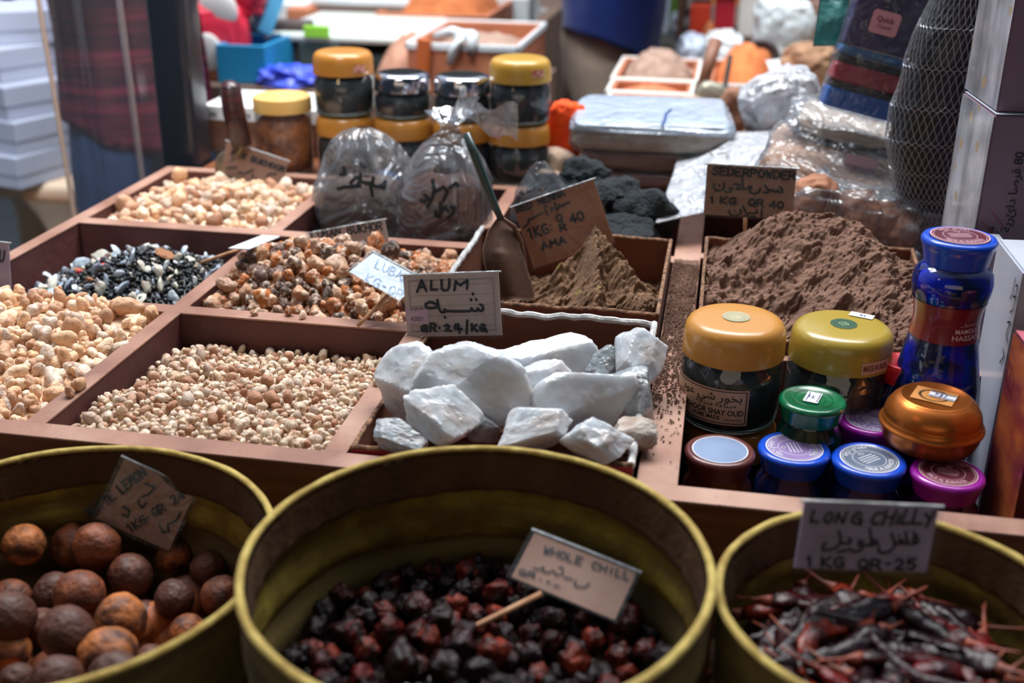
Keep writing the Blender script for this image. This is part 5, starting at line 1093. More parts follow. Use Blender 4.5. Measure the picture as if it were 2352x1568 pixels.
# orange scrubbing cloth and beige pads
bm = BM(); pillow(bm, D(1298, 300, 1.735), (.030, .016, .046), (0, .15, 0), .75, .6, .2, 5, 4); jitter(bm, .0018, 260); o = obj('scrub_cloth', bm, mat('bright_orange_net', (244, 84, 12), .8, var=(226, 62, 8), vscale=80, bump=.6, bscale=300), smooth=True); tag(o, 'bright orange scrub cloth between the jars and the white packets', 'cloth')
for i, (x, y, w, h, Y, lb) in enumerate(((1285, 372, 36, 22, 1.72, 'beige pad leaning below the orange cloth'), (1262, 425, 40, 26, 1.66, 'lower beige pad beside the charcoal lumps'))):
    bm = BM(); c = D(x, y, Y); pillow(bm, (c.x, c.y, c.z), (.026, .03, .022), (0, .3, .4), .7, .7, .08, i, 4); o = obj('beige_pad', bm, mat('beige_luffa', (206, 184, 164), .85, var=(186, 160, 140), vscale=40, bump=.4, bscale=120), smooth=True); tag(o, lb, 'pad')
# ------------------------------------------------------------------ the big flat milky bag, the lumps under it, the lump bag behind
def sheetbag(bm, Q, amp, seed, thick, nu=46, nv=34):
    """Q: 3x? rows of control points (far to near); smooth interpolation; closed below"""
    def bez(pts, t_):
        n_ = len(pts)-1; i = min(int(t_*n_), n_-1); f = t_*n_-i; f = f*f*(3-2*f) if n_ > 1 else f; return pts[i].lerp(pts[i+1], f)
    def fn(u, v, low=False):
        c = [bez(r, u) for r in Q]; p = bez(c, v).copy(); edge = min(1, 6*min(u, 1-u), 6*min(v, 1-v)); w = amp*(noise.noise(Vector((u*5+seed, v*7, 0)))+.6*abs(noise.noise(Vector((u*11+v*6, v*9+seed, 4)))))
        p.z += w*edge if not low else -thick*max(0, edge)
        return p
    grid(bm, lambda u, v: fn(u, v), nu, nv); grid(bm, lambda u, v: fn(u, v, True), nu, nv); bmesh.ops.remove_doubles(bm, verts=bm.verts[:], dist=.0004); bmesh.ops.recalc_face_normals(bm, faces=bm.faces[:])
t = thing('plastic_bag', 'large flat milky plastic bag of tan powder lying behind the SEDERPOWDER card', 'bag', (.08, 1.55, .85))
far = [D(1560, 345, 1.70), D(1680, 305, 1.74), D(1800, 298, 1.74), D(1930, 285, 1.74), D(2010, 320, 1.66)]
midr = [D(1545, 400, 1.58), D(1680, 345, 1.60), D(1800, 335, 1.60), D(1920, 330, 1.60), D(2045, 370, 1.56)]
nea = [D(1505, 512, 1.375), D(1600, 490, 1.40), D(1790, 455, 1.44), D(1900, 425, 1.46), D(2062, 485, 1.45)]
bm = BM(); sheetbag(bm, [far, midr, nea], .014, 2.0, .012); obj('film', bm, FILM2, t, smooth=True)
bm = BM(); c = D(1930, 400, 1.55); pillow(bm, c, (.100, .10, .030), (.25, .22, -.1), .55, .7, .10, 3, 5); obj('tan_powder', bm, TAN, t, smooth=True)
bm = BM(); c = D(1930, 398, 1.55); pillow(bm, c, (.104, .104, .034), (.25, .22, -.1), .55, .7, .12, 3, 5); f_ = obj('inner_film', bm, FILM, t, smooth=True)
lbm = ink_on(f_, [[(1952, 372), (2002, 385)]], 34, lift=.003); obj('pink_label', lbm, PINKS, t)
t = thing('plastic_bag', 'clear plastic bag of orange brown lumps under the flat milky bag', 'bag', (.2, 1.43, TZ))
for i, (x, y, r_) in enumerate(((1850, 480, .030), (1905, 520, .028), (1965, 500, .030), (2020, 510, .026), (2075, 525, .022), (1940, 545, .022), (1870, 450, .026))):
    bm = BM(); c = D(x, y, 1.425+.01*(i % 2)); pillow(bm, c, (r_*1.15, r_, r_), (0, i, i), .8, .8, .15, i, 4); obj('lump', bm, mat('orange_brown_lump', (166, 112, 80), .7, var=(136, 88, 64), vscale=26, bump=.3, bscale=70), t, smooth=True)
bm = BM(); c = D(1965, 505, 1.43); pillow(bm, c, (.10, .045, .044), (0, .1, 0), .6, .7, .14, 5, 5); obj('film', bm, FILM, t, smooth=True)
t = thing('plastic_bag', 'clear bag of pale lumps standing behind the flat milky bag', 'bag', (.09, 1.80, .86))
bm = BM(); c = D(1795, 238, 1.80); pillow(bm, c, (.062, .055, .052), (0, -.35, 0), .75, .75, .16, 4, 5); obj('film', bm, FILM2, t, smooth=True)
bm = BM(); pillow(bm, c+Vector((0, 0, -.003)), (.055, .048, .044), (0, -.35, 0), .8, .8, .22, 14, 5); obj('pale_lumps', bm, mat('pale_lump', (196, 188, 190), .8, var=(166, 150, 150), vscale=30, bump=.5, bscale=60), t, smooth=True)
t = thing('plastic_bag', 'flat clear bag lying under the purple packet', 'bag', (.19, 1.62, .93))
bm = BM(); c = D(1955, 285, 1.60); pillow(bm, c, (.085, .065, .018), (.2, .15, 0), .6, .8, .16, 8, 5); obj('film', bm, FILM, t, smooth=True)
bm = BM(); pillow(bm, c, (.07, .05, .015), (.2, .15, 0), .6, .8, .12, 8, 4); obj('beige_contents', bm, BEIGEP, t, smooth=True)
# ------------------------------------------------------------------ striped textile packet
m, w, h, pl = card_frame((2022, -160), (2243, -102), (2110, 298), (1890, 240), Y=1.50, tilt=6, yaw=4)
t = thing('textile_packet', 'tilted plastic packet of folded purple, red and blue cloths with a Quick label', 'packet', m.translation-m.col[1].to_3d()*h/2)
for f0, f1, nm, cc in ((0, .115, 'blue_cloth', (20, 110, 205)), (.117, .152, 'black_cloth', (18, 24, 34)), (.154, .262, 'red_cloth', (196, 28, 60)), (.264, .306, 'black_cloth', (18, 24, 34)), (.308, .362, 'pale_blue_cloth', (48, 120, 176)), (.364, 1, 'purple_cloth', (46, 24, 96))):
    bm = BM(); box(bm, (-w/2, -h/2+h*f0, -.045), (w/2, -h/2+h*f1, 0), .004, m); obj(nm, bm, mat(nm, cc, .6, bump=.15, bscale=40, var=tuple(int(q*.8) for q in cc), vscale=6), t)
bm = BM(); box(bm, (-w/2-.002, -h/2-.003, -.048), (w/2+.002, h/2+.003, .002), .006, m, 3); obj('clear_wrap', bm, FILMT, t, smooth=False)
inv = m.inverted(); q = inv @ pl(2031, 53)
bm = BM(); cs = [(sx*.0135+sx*.004*(1 if k == 0 else .3), sy*.0100+sy*.004*(.3 if k == 0 else 1)) for sx, sy, ks in ((1, 1, (0, 1)), (-1, 1, (1, 0)), (-1, -1, (0, 1)), (1, -1, (1, 0))) for k in ks]
bm.faces.new([bm.verts.new(m @ Vector((q.x+a_, q.y+b_, .0042))) for a_, b_ in cs]); lo = obj('brand_label', bm, mat('pink_label_paper', (214, 150, 160), .5), t)
bm = BM(); text(bm, 'Quick', lambda x, y: m @ Vector((q.x+x, q.y+y, .0047)), 0, .0008, width=.022, size=.0062, bold=.02); text(bm, 'Casset', lambda x, y: m @ Vector((q.x+x, q.y+y, .0047)), .001, -.0068, width=.018, size=.0045, bold=.008); obj('label_print', bm, mat('maroon_print', (110, 40, 58), .5), lo)
# teal pouch behind the packet
m, w, h, pl = card_frame((1890, -20), (1975, -10), (1940, 100), (1850, 112), Y=1.558, tilt=8, yaw=0)
o = None; bm = BM(); grid(bm, lambda u, v: m @ Vector(((u-.5)*w*(1-.25*v), (v-.5)*h, .012*sin(pi*u)*sin(pi*min(1, v*1.1))+.004*noise.noise(Vector((u*5, v*5, 0))))), 16, 16); bmesh.ops.solidify(bm, geom=bm.faces[:], thickness=.006)
o = obj('teal_pouch', bm, mat('teal_net_pouch', (44, 128, 128), .4, coat=.3, var=(96, 160, 156), vscale=40, bump=.4, bscale=120), smooth=True); tag(o, 'teal plastic pouch sticking out behind the purple packet', 'pouch')
# ------------------------------------------------------------------ black sack in a silver net
NETW = mat('silver_net_thread', (176, 182, 190), .3, metal=.5); BLKN = mat('black_crinkled_contents', (30, 35, 40), .45, var=(18, 22, 26), vscale=60, bump=.8, bscale=130, coat=.2)
t = thing('net_sack', 'black sack in silver diamond netting hanging beside the lilac cartons', 'sack', (.24, 1.42, .87))
cen = [(2235, -120, 45), (2222, -30, 62), (2195, 60, 82), (2172, 150, 92), (2150, 240, 98), (2135, 320, 98), (2128, 390, 78), (2126, 450, 66), (2130, 510, 60), (2138, 560, 42)]
def netp(u, v, off=0):
    i = min(int(v*9), 8); f = v*9-i; f = f*f*(3-2*f); A, B = cen[i], cen[i+1]; x, y, r = (A[k]+(B[k]-A[k])*f for k in range(3)); c = D(x, y, 1.43); rr = r*PX(c)[2]/F*(1+.07*noise.noise(Vector((cos(u*2*pi)*2, sin(u*2*pi)*2, v*9))))+off; a = 2*pi*u
    return c+Vector((rr*cos(a), rr*.75*sin(a), 0))
bm = BM(); grid(bm, lambda u, v: netp(u, v, -.004+.003*noise.noise(Vector((u*40, v*40, 2)))), 72, 90, True); obj('black_contents', bm, BLKN, t, smooth=True)
bm = BM(); nu, nv = 38, 52
rows = [[bm.verts.new(netp((i+.5*(j % 2))/nu, j/nv, .0012)) for i in range(nu)] for j in range(nv+1)]
for j in range(nv):
    A, B = rows[j], rows[j+1]
    for i in range(nu):
        if j % 2 == 0: bm.edges.new((A[i], B[i])); bm.edges.new((A[(i+1) % nu], B[i]))
        else: bm.edges.new((A[i], B[i])); bm.edges.new((A[i], B[(i+1) % nu]))
es = [(e.verts[0].co.copy(), e.verts[1].co.copy()) for e in bm.edges]; bm.free(); bm = BM()
for a_, b_ in es: tube(bm, [a_, b_], .00034, 4)
obj('netting', bm, NETW, t)

# ================================================================== left side: post, clear curtain, boxes, stool
POST = mat('dark_blue_black_post', (24, 33, 41), .32, coat=.3, var=(32, 36, 44), vscale=5, stretch=(1, 1, .1))
t = thing('stall_post', 'black square post at the rear left corner of the tray', 'post', (-.818, 1.70, 0))
bm = BM(); box(bm, (-.868, 1.658, 0), (-.806, 1.722, 2.7), .012, None, 4); autosmooth(obj('post', bm, POST, t), 40)
CURT = film('clear_pvc_curtain', col=(226, 222, 226), haze=.05, rough=.15, bump=0, gl=.04)
cA, cB = D(105, 0, 1.76), D(190, 480, 1.76)
def cur(u, v):
    top, bot = Vector((cA.x-.035, 1.76, 1.9)), Vector((-1.10, 1.76, .45)); L0 = top.lerp(bot, v); R0 = Vector((-.862, 1.72, 1.9-1.45*v)); p = L0.lerp(R0, u)
    p.y += .016*sin(u*9.5+.6*v)+.006*sin(u*23+v*2)-.03*math.exp(-((u-.72)/.05)**2); return p
bm = BM(); grid(bm, cur, 60, 40); o = obj('pvc_curtain', bm, CURT, smooth=True); tag(o, 'hanging clear plastic curtain left of the black post', 'curtain')
bm = BM(); tube(bm, [cur(0, v/20) for v in range(21)], .004, 6); obj('curtain_hem', bm, mat('beige_curtain_hem', (176, 150, 130), .4, coat=.3), o, smooth=True)
bm = BM(); tube(bm, [cur(.72, v/20)-Vector((0, .003, 0)) for v in range(21)], [.007+.004*noise.noise(Vector((v*.6, 0, 0))) for v in range(21)], 8, .5); obj('curtain_fold', bm, film('curtain_fold_film', col=(226, 214, 210), haze=.22, rough=.2, bump=0, gl=.10), o, smooth=True)
BXM = mat('white_gift_carton', (166, 173, 190), .55, var=(156, 163, 181), vscale=4)
crn = [((-60, 103), (85, 100)), ((3, 192), (110, 175)), ((20, 278), (130, 258)), ((44, 358), (163, 328)), ((48, 437), (176, 397))]
wd_ = ['top', 'second', 'middle', 'fourth', 'bottom']
for i, ((a_, b_)) in enumerate(crn):
    z0 = .575+.0745*(4-i); c = P(a_[0], a_[1], z0) if i else P(-40, 106, z0); e_ = P(b_[0], b_[1], z0); d = (e_-c); d.z = 0; d.normalize(); c = c+d*0
    ang = atan2(d.y, d.x); M_ = Matrix.Translation(c) @ Matrix.Rotation(ang, 4, 'Z'); t = thing('carton', 'white carton, %s of the five stacked on the beige stool at the left' % wd_[i], 'box', c)
    bm = BM(); box(bm, (0, 0, .0004), (.30, .24, .050), .002, M_); obj('tray_half', bm, BXM, t)
    bm = BM(); box(bm, (-.0025, -.0025, .028), (.3025, .2425, .074), .003, M_); obj('lid_half', bm, BXM, t)
STO = mat('beige_moulded_plastic', (222, 198, 172), .45, var=(190, 164, 140), vscale=4)
sc = P(120, 425, .57); sy = sc.y+.17; sx = D(165, 480, sy-.15).x-.15
t = thing('plastic_stool', 'beige moulded plastic stool under the white cartons', 'stool', (sx, sy, 0))
bm = BM(); box(bm, (sx-.18, sy-.18, .53), (sx+.18, sy+.18, .574), .018, None, 4); autosmooth(obj('seat', bm, STO, t), 40)
for qx, qy in ((-1, -1), (1, -1), (1, 1), (-1, 1)):
    bm = BM()
    def leg(u, v):
        z = .545*(1-v); w_ = .036+.05*max(0, 1-v*3.2)**2; o_ = .135+.06*v; a = 2*pi*u; s = lambda k: math.copysign(abs(k)**.5, k)
        return Vector((sx+qx*o_+w_*s(cos(a)), sy+qy*o_+w_*s(sin(a)), z))
    grid(bm, leg, 20, 14, True); obj('leg', bm, STO, t, smooth=True)
# ================================================================== people
SKIN = mat('brown_skin', (150, 100, 76), .55, sss=.1, sssr=.01, var=(136, 88, 66), vscale=12); HAIR = mat('black_hair', (26, 22, 22), .6, bump=.5, bscale=120)
def skinned(name, V_, E_, R_, m, parent, sub=2, root=0):
    me = bpy.data.meshes.new(name); me.from_pydata([tuple(v) for v in V_], E_, []); o = bpy.data.objects.new(name, me); COL.objects.link(o)
    md = o.modifiers.new('s', 'SKIN'); md.use_smooth_shade = True; sv = me.skin_vertices[0].data
    for i, r in enumerate(R_): sv[i].radius = r if isinstance(r, tuple) else (r, r); sv[i].use_root = (i == root)
    sd = o.modifiers.new('u', 'SUBSURF'); sd.levels = sub; sd.render_levels = sub
    dg = bpy.context.evaluated_depsgraph_get(); m2 = bpy.data.meshes.new_from_object(o.evaluated_get(dg)); bpy.data.objects.remove(o); bpy.data.meshes.remove(me)
    m2.polygons.foreach_set('use_smooth', [True]*len(m2.polygons)); m2.materials.clear(); m2.materials.append(m); m2.name = name
    return obj(name, m2, m, parent)
def person(label, x, y, face, Ht, top, bottom, hemz, belly=.0, stance=.09, arms=((.16, .05, -.12), (.10, .22, .02)), sleeve=True, fat=1.0):
    """standing figure; face = heading angle; local axes: f forward, s to the figure's left"""
    f_ = Vector((cos(face), sin(face), 0)); s_ = Vector((-sin(face), cos(face), 0)); B = Vector((x, y, 0)); k = Ht/1.7
    W_ = lambda a, b, z: B+f_*a*k+s_*b*k+Vector((0, 0, z*k))
    t = thing('person', label, 'person', B)
    V_ = []; E_ = []; R_ = []
    def add(p, r, par=None):
        V_.append(p); R_.append(r); i = len(V_)-1
        if par is not None: E_.append((par, i))
        return i
    pel = add(W_(0, 0, .90), (.115, .10)); wa = add(W_(.01, 0, 1.03), (.11, .095), pel); ch = add(W_(.0, 0, 1.26), (.14, .105), wa); ne = add(W_(.0, 0, 1.45), .055, ch); jw = add(W_(.02, 0, 1.52), .068, ne); hd = add(W_(.02, 0, 1.60), .085, jw); cr = add(W_(.01, 0, 1.66), .062, hd)
    hands = []
    for sd in (1, -1):
        hp = add(W_(0, sd*stance, .84), .074*min(1, fat), pel); kn = add(W_(.02, sd*stance, .47), .052, hp); an = add(W_(-.01, sd*stance, .09), .040, kn); to = add(W_(.13, sd*stance*1.1, .035), .034, an)
        sh = add(W_(0, sd*.16, 1.39), .042, ch); q = arms[0]; el = add(W_(q[0]*.4, sd*(.20+q[1]), 1.12), .042, sh); q2 = arms[1]; wr = add(W_(q2[0]+.14, sd*(.20+q[1]-q2[1]*.6), 1.12+q2[2]+.06), .028, el)
        pm = add(V_[wr]+(V_[wr]-V_[el]).normalized()*.055*k, (.034, .018), wr); hands.append((V_[wr], V_[pm], V_[el], sd))
    R_ = [tuple(q*min(1, fat)*.9 for q in r) if isinstance(r, tuple) else r for r in R_]
    body = skinned('body', V_, E_, R_, SKIN, t)
    bm = BM()
    for wr, pm, el, sd in hands:      # fingers and thumb rooted in the palm
        d = (pm-wr).normalized(); side = d.cross(Vector((0, 0, 1))).normalized(); up = side.cross(d)
        for j, (o_, ln) in enumerate(((-.026, .062), (-.009, .072), (.009, .068), (.025, .054))):
            a = pm+side*o_*k; b = a+d*ln*.5*k-up*.006*k; c = b+d*ln*.4*k-up*.018*k; tube(bm, [a-d*.015*k, a+d*.01*k, b, c, c+d*.006*k-up*.006*k], [.008*k, .0085*k, .008*k, .0068*k, .003*k], 8)
        a = wr+d*.02*k-side*.022*k; tube(bm, [a, a-side*.022*k+d*.02*k, a-side*.03*k+d*.045*k, a-side*.028*k+d*.058*k], [.010*k, .0095*k, .008*k, .004*k], 8)
    # face: nose, ears, lips, eyes
    hc = W_(.02, 0, 1.60)
    def lump(p, r, sx=(1, 1, 1)):
        vs_ = ico(bm, 2)
        for v in vs_: v.co = p+f_*v.co.x*r*sx[0]+s_*v.co.y*r*sx[1]+Vector((0, 0, v.co.z*r*sx[2]))
    lump(W_(.108, 0, 1.585), .016*k, (1, .8, 1.5)); lump(W_(.098, 0, 1.545), .016*k, (.6, 1.5, .45))
    for sd in (1, -1): lump(W_(.01, sd*.088, 1.59), .026*k, (.6, .35, 1.1)); lump(W_(.092, sd*.032, 1.605), .011*k, (.5, 1.3, .7))
    o = obj('face_and_fingers', bm, SKIN, body, smooth=True)
    bm = BM(); vs_ = ico(bm, 4)
    for v in vs_:
        d = v.co.copy(); p = hc+Vector((0, 0, .022*k))-f_*.012*k; v.co = p+(f_*d.x*.103+s_*d.y*.098+Vector((0, 0, d.z*.098)))*k*(1+.04*noise.noise(d*6))
    bmesh.ops.bisect_plane(bm, geom=bm.verts[:]+bm.edges[:]+bm.faces[:], plane_co=hc+f_*.035*k, plane_no=f_*1.0-Vector((0, 0, .75)), clear_outer=True); obj('hair', bm, HAIR, t, smooth=True)
    # trousers
    V2 = [W_(0, 0, .97), W_(0, 0, .86)]; E2 = [(0, 1)]; R2 = [(.128*fat, .118*fat), (.13*fat, .118*fat)]
    for sd in (1, -1):
        i = len(V2); V2 += [W_(0, sd*stance, .74), W_(.015, sd*stance, .47), W_(-.01, sd*stance, .20), W_(-.01, sd*stance, .075)]; R2 += [.108*fat, .085*fat, .075*fat, .078*fat]; E2 += [(1, i), (i, i+1), (i+1, i+2), (i+2, i+3)]
    tr = skinned('trousers', V2, E2, R2, bottom, t)
    # shirt: a loose tube from the hem to the neck, sleeves to the wrists
    hz = hemz/k
    def shirt(u, v):
        a = 2*pi*u; z = hz+(1.44-hz)*v; rs = (.185*fat if v < .75 else .185*fat-(.185*fat-.065)*((v-.75)/.25)**2)+.006*sin(a*5+z*5)*(1-v); rf = (.135*fat+belly*math.exp(-((z-1.0)/.16)**2)*max(0, cos(a)) if v < .8 else .135*fat-(.135*fat-.06)*((v-.8)/.2)**2)
        w_ = .012*noise.noise(Vector((cos(a)*2, sin(a)*2, z*5+x*3)))*(1.2-v); droop = -.05*cos(a-.4)*(1-v)**3
        return W_((rf+w_)*cos(a)+.005, (rs+w_)*sin(a), z+droop)
    bm = BM(); grid(bm, shirt, 56, 40, True); bmesh.ops.solidify(bm, geom=bm.faces[:], thickness=.003); sh_ = obj('shirt', bm, top, t, smooth=True)
    for wr, pm, el, sd in hands:
        s0 = W_(0, sd*.15, 1.385); bm = BM(); e2 = el.lerp(wr, .55 if sleeve else .1); tube(bm, [W_(0, sd*.07, 1.41), W_(0, sd*.12, 1.41), s0+Vector((0, 0, .01)), s0.lerp(el, .5), el, e2], [.03*k, .068*k, .080*k, .068*k, .058*k, .052*k], 16); jitter(bm, .006, 14); obj('sleeve', bm, top, sh_, smooth=True)
    for sd in (1, -1):
        bm = BM(); p = W_(.06, sd*stance*1.08, .035); pillow(bm, p, (.125*k, .046*k, .036*k), (0, 0, face+sd*.08), .7, .8, .02, 1, 3); obj('shoe', bm, mat('dark_shoe', (40, 34, 32), .5), t, smooth=True)
    return t
NAVY = mat('navy_shirt_cloth', (22, 58, 150), .8, var=(16, 40, 108), vscale=6, sheen=.3); KHAKI = mat('taupe_trouser_cloth', (136, 120, 106), .85, var=(104, 92, 84), vscale=7, bump=.15, bscale=40)
PLAID = mat('maroon_plaid_cloth', (110, 34, 58), .8, var=(48, 26, 46), vscale=9, stretch=(1, 1, 3), wave=((166, 60, 88), (4, 4, 26))); DENIM = mat('blue_denim', (34, 70, 108), .85, var=(22, 48, 80), vscale=10, bump=.15, bscale=60)
bp_ = D(1365, 110, 3.0)
person('person in a navy blue shirt and taupe trousers standing in the aisle behind the jars', bp_.x+.015, 3.02, .35, 1.66, NAVY, KHAKI, .825, belly=.05, stance=.075, fat=.86)
mp_ = D(262, 150, 2.12)
person('person in a maroon plaid shirt and blue jeans behind the clear plastic curtain', mp_.x+.04, 2.12, -.5, 1.64, PLAID, DENIM, .775, stance=.08, fat=.84)

# ================================================================== the stall across the aisle
BW = mat('orange_brown_crate_wood', (176, 108, 76), .65, var=(150, 88, 60), vscale=8, wave=((196, 128, 94), (4, 4, 20))); BWT = mat('stall_table_cloth', (120, 96, 82), .8, var=(96, 76, 66), vscale=5)
WHT = mat('white_enamel', (216, 222, 224), .4, var=(196, 206, 210), vscale=4); WBAG = mat('white_plastic_bag', (224, 230, 232), .3, coat=.3, var=(200, 210, 214), vscale=8, bump=.4, bscale=16)
CYAN = mat('cyan_painted_crate', (24, 124, 176), .45, var=(40, 140, 188), vscale=5); LCY = mat('pale_cyan_bar', (86, 168, 212), .4); REDB = mat('red_carrier_bag', (206, 34, 62), .4, var=(226, 60, 84), vscale=5); PURW = mat('pale_plastic_print', (214, 214, 214), .5)
ORS = mat('orange_spice', (216, 128, 72), .9, var=(190, 100, 52), vscale=24, bump=.3, bscale=80); GRS = mat('grey_brown_spice_heap', (170, 142, 126), .9, var=(138, 112, 98), vscale=40, bump=.3, bscale=90); TERS = mat('terracotta_spice', (196, 124, 88), .9, var=(172, 102, 70), vscale=24, bump=.3, bscale=80); RUST = mat('rust_brown_spice', (190, 112, 64), .9, var=(160, 88, 48), vscale=30, bump=.3, bscale=80)
SZ = .80
t = thing('far_stall_counter', 'long far stall counter left of the person in navy, crowded with crates', 'counter', (-1.5, 3.0, 0))
bm = BM(); prism(bm, [(-1.24, 2.40, 0), (-.402, 2.40, 0), (-.402, 2.81, 0), (-.56, 2.81, 0), (-.56, 4.4, 0), (-1.24, 4.4, 0)], (0, 0, SZ)); obj('counter_body', bm, BWT, t)
t = thing('far_stall_counter', 'far stall counter right of the person in navy, holding heaps of spice', 'counter', (.9, 3.0, 0))
bm = BM(); prism(bm, [(-.245, 2.12, 0), (2.4, 2.12, 0), (2.4, 4.4, 0), (-.05, 4.4, 0), (-.05, 2.8, 0), (-.245, 2.8, 0)], (0, 0, SZ-.02)); obj('counter_body', bm, BWT, t)
def bheap(name, label, x0, x1, y0, y1, zb, hz, m, cat='spice', n=40):
    bm = BM()
    def fn(u, v):
        a = (u-.5)*2; b = (v-.5)*2; r = max(0, 1-(abs(a)**2.2+abs(b)**2.2)); return Vector((x0+(x1-x0)*u, y0+(y1-y0)*v, zb+hz*r**.8+.008*noise.noise(Vector((u*9, v*9, x0*5)))*r))
    grid(bm, fn, n, n); o = obj(name, bm, m, smooth=True); return tag(o, label, cat, kind='stuff')
def bcrate(label, x0, x1, y0, y1, z0, z1, m, liner=None, th=.012, name='wooden_crate', cat='crate'):
    t = thing(name, label, cat, ((x0+x1)/2, (y0+y1)/2, z0))
    for nm, a, b in (('front_board', (x0, y0, z0), (x1, y0+th, z1)), ('back_board', (x0, y1-th, z0), (x1, y1, z1)), ('side_board', (x0, y0+th, z0), (x0+th, y1-th, z1)), ('side_board', (x1-th, y0+th, z0), (x1, y1-th, z1)), ('bottom_board', (x0+th, y0+th, z0), (x1-th, y1-th, z0+th))):
        bm = BM(); box(bm, a, b, .002); obj(nm, bm, m, t)
    if liner:
        bm = BM(); pts = [(x0, y0), (x1, y0), (x1, y1), (x0, y1), (x0, y0)]
        for a, b in zip(pts, pts[1:]): box(bm, (min(a[0], b[0])-.004, min(a[1], b[1])-.004, z1-.012), (max(a[0], b[0])+.004, max(a[1], b[1])+.004, z1+.004), .003)
        obj('liner_edge', bm, liner, t)
    return t
# left block, front row: big crate with white edge and hanging cloth
a = P(985, 165, .815); b = P(1226, 168, .815)
bcrate('orange brown crate with a white edge and a white cloth hung over it', a.x, b.x, 2.42, 2.80, SZ+.001, .905, BW, WHT)
bheap('spice_heap', 'brown spice in the crate with the hanging white cloth', a.x+.015, b.x-.015, 2.435, 2.785, .87, .03, GRS)
t = thing('white_cloth', 'crumpled white cloth hanging over the front of the orange brown crate', 'cloth', D(1055, 90, 2.42))
bm = BM(); tube(bm, [D(1000, 82, 2.44), D(1040, 73, 2.44), D(1060, 80, 2.42), D(1050, 100, 2.405), D(1040, 125, 2.402), D(1032, 148, 2.402)], [.012, .018, .020, .016, .013, .006], 10, .6); jitter(bm, .004, 30); obj('long_fold', bm, WHT, t, smooth=True)
bm = BM(); tube(bm, [D(1060, 74, 2.44), D(1085, 80, 2.42), D(1085, 105, 2.405), D(1080, 128, 2.402)], [.012, .016, .013, .008], 10, .6); jitter(bm, .004, 30); obj('short_fold', bm, WHT, t, smooth=True)
bm = BM(); c0, c1 = D(975, 90, 2.40), D(968, 176, 2.40); tube(bm, [c0, c1], .016, 12); o = obj('orange_post', bm, mat('orange_wood_post', (184, 96, 50), .4, coat=.3)); tag(o, 'short orange brown wooden post at the left end of the crate', 'post'); 
bm.free() if False else None
bheap('spice_heap', 'brown sloping heap left of the short orange post', -.78, -.63, 2.42, 2.75, SZ+.001, .10, mat('pinkish_brown_spice', (166, 122, 100), .9, var=(146, 104, 84), vscale=20))
# second row
bcrate('crate of orange spice behind the crate with the white cloth', -.90, -.60, 2.95, 3.35, SZ+.001, .90, BW)
bheap('spice_heap', 'orange spice heaped in the crate of the second row', -.885, -.615, 2.965, 3.335, .885, .10, RUST)
bcrate('crate of pale beige spice left of the orange spice crate', -1.16, -.91, 3.0, 3.4, SZ+.001, .89, BW); bheap('spice_heap', 'pale beige spice heap far behind the scale', -1.14, -.93, 3.02, 3.38, .88, .07, GRS)
bcrate('white paper box left of the person in navy', -.70, -.58, 3.38, 3.55, SZ+.001, .95, WHT, name='paper_box', cat='box')
bheap('spice_heap', 'grey spice heap at the top beside the orange one', -.80, -.60, 3.62, 3.95, SZ+.001, .16, mat('grey_spice', (176, 176, 174), .9, var=(150, 150, 150), vscale=30))
# scale
t = thing('weighing_scale', 'white shop scale with a green display across the aisle', 'scale', P(850, 90, .82))
s0 = P(840, 85, .86); bm = BM(); box(bm, (s0.x-.17, 2.64, .801), (s0.x+.15, 2.98, .845), .012); obj('scale_base', bm, mat('dark_scale_base', (60, 74, 70), .5), t)
bm = BM(); box(bm, (s0.x-.19, 2.60, .872), (s0.x+.17, 3.0, .892), .008); obj('weighing_plate', bm, mat('pale_green_white_plate', (212, 222, 214), .3, coat=.3), t)
bm = BM(); lathe(bm, [(0, .84), (.05, .84), (.04, .875), (0, .875)], (s0.x, 2.8, 0), 24); obj('plate_support', bm, MATS['dark_scale_base'], t)
d0 = D(730, 72, 2.60); bm = BM(); box(bm, (d0.x-.030, 2.585, d0.z-.014), (d0.x+.030, 2.598, d0.z+.014), .003); obj('green_display', bm, mat('green_scale_display', (136, 200, 60), .4), t)
bm = BM(); box(bm, (d0.x-.05, 2.599, .801), (d0.x+.05, 2.64, .872), .004); obj('display_housing', bm, MATS['dark_scale_base'], t)
bm = BM(); box(bm, (s0.x-.22, 3.02, .905), (s0.x+.05, 3.2, .925), .004, Matrix.Translation((0, 0, 0))); o = obj('white_tray', bm, WHT); tag(o, 'flat white tray lying behind the scale', 'tray')
for q in ((s0.x-.19, 3.04), (s0.x+.02, 3.04)):
    pass
bm = BM(); box(bm, (s0.x-.22, 3.02, .801), (s0.x+.05, 3.2, .904), .004); o = obj('carton', bm, mat('grey_brown_carton', (110, 96, 88), .7)); tag(o, 'grey brown carton under the white tray behind the scale', 'box')
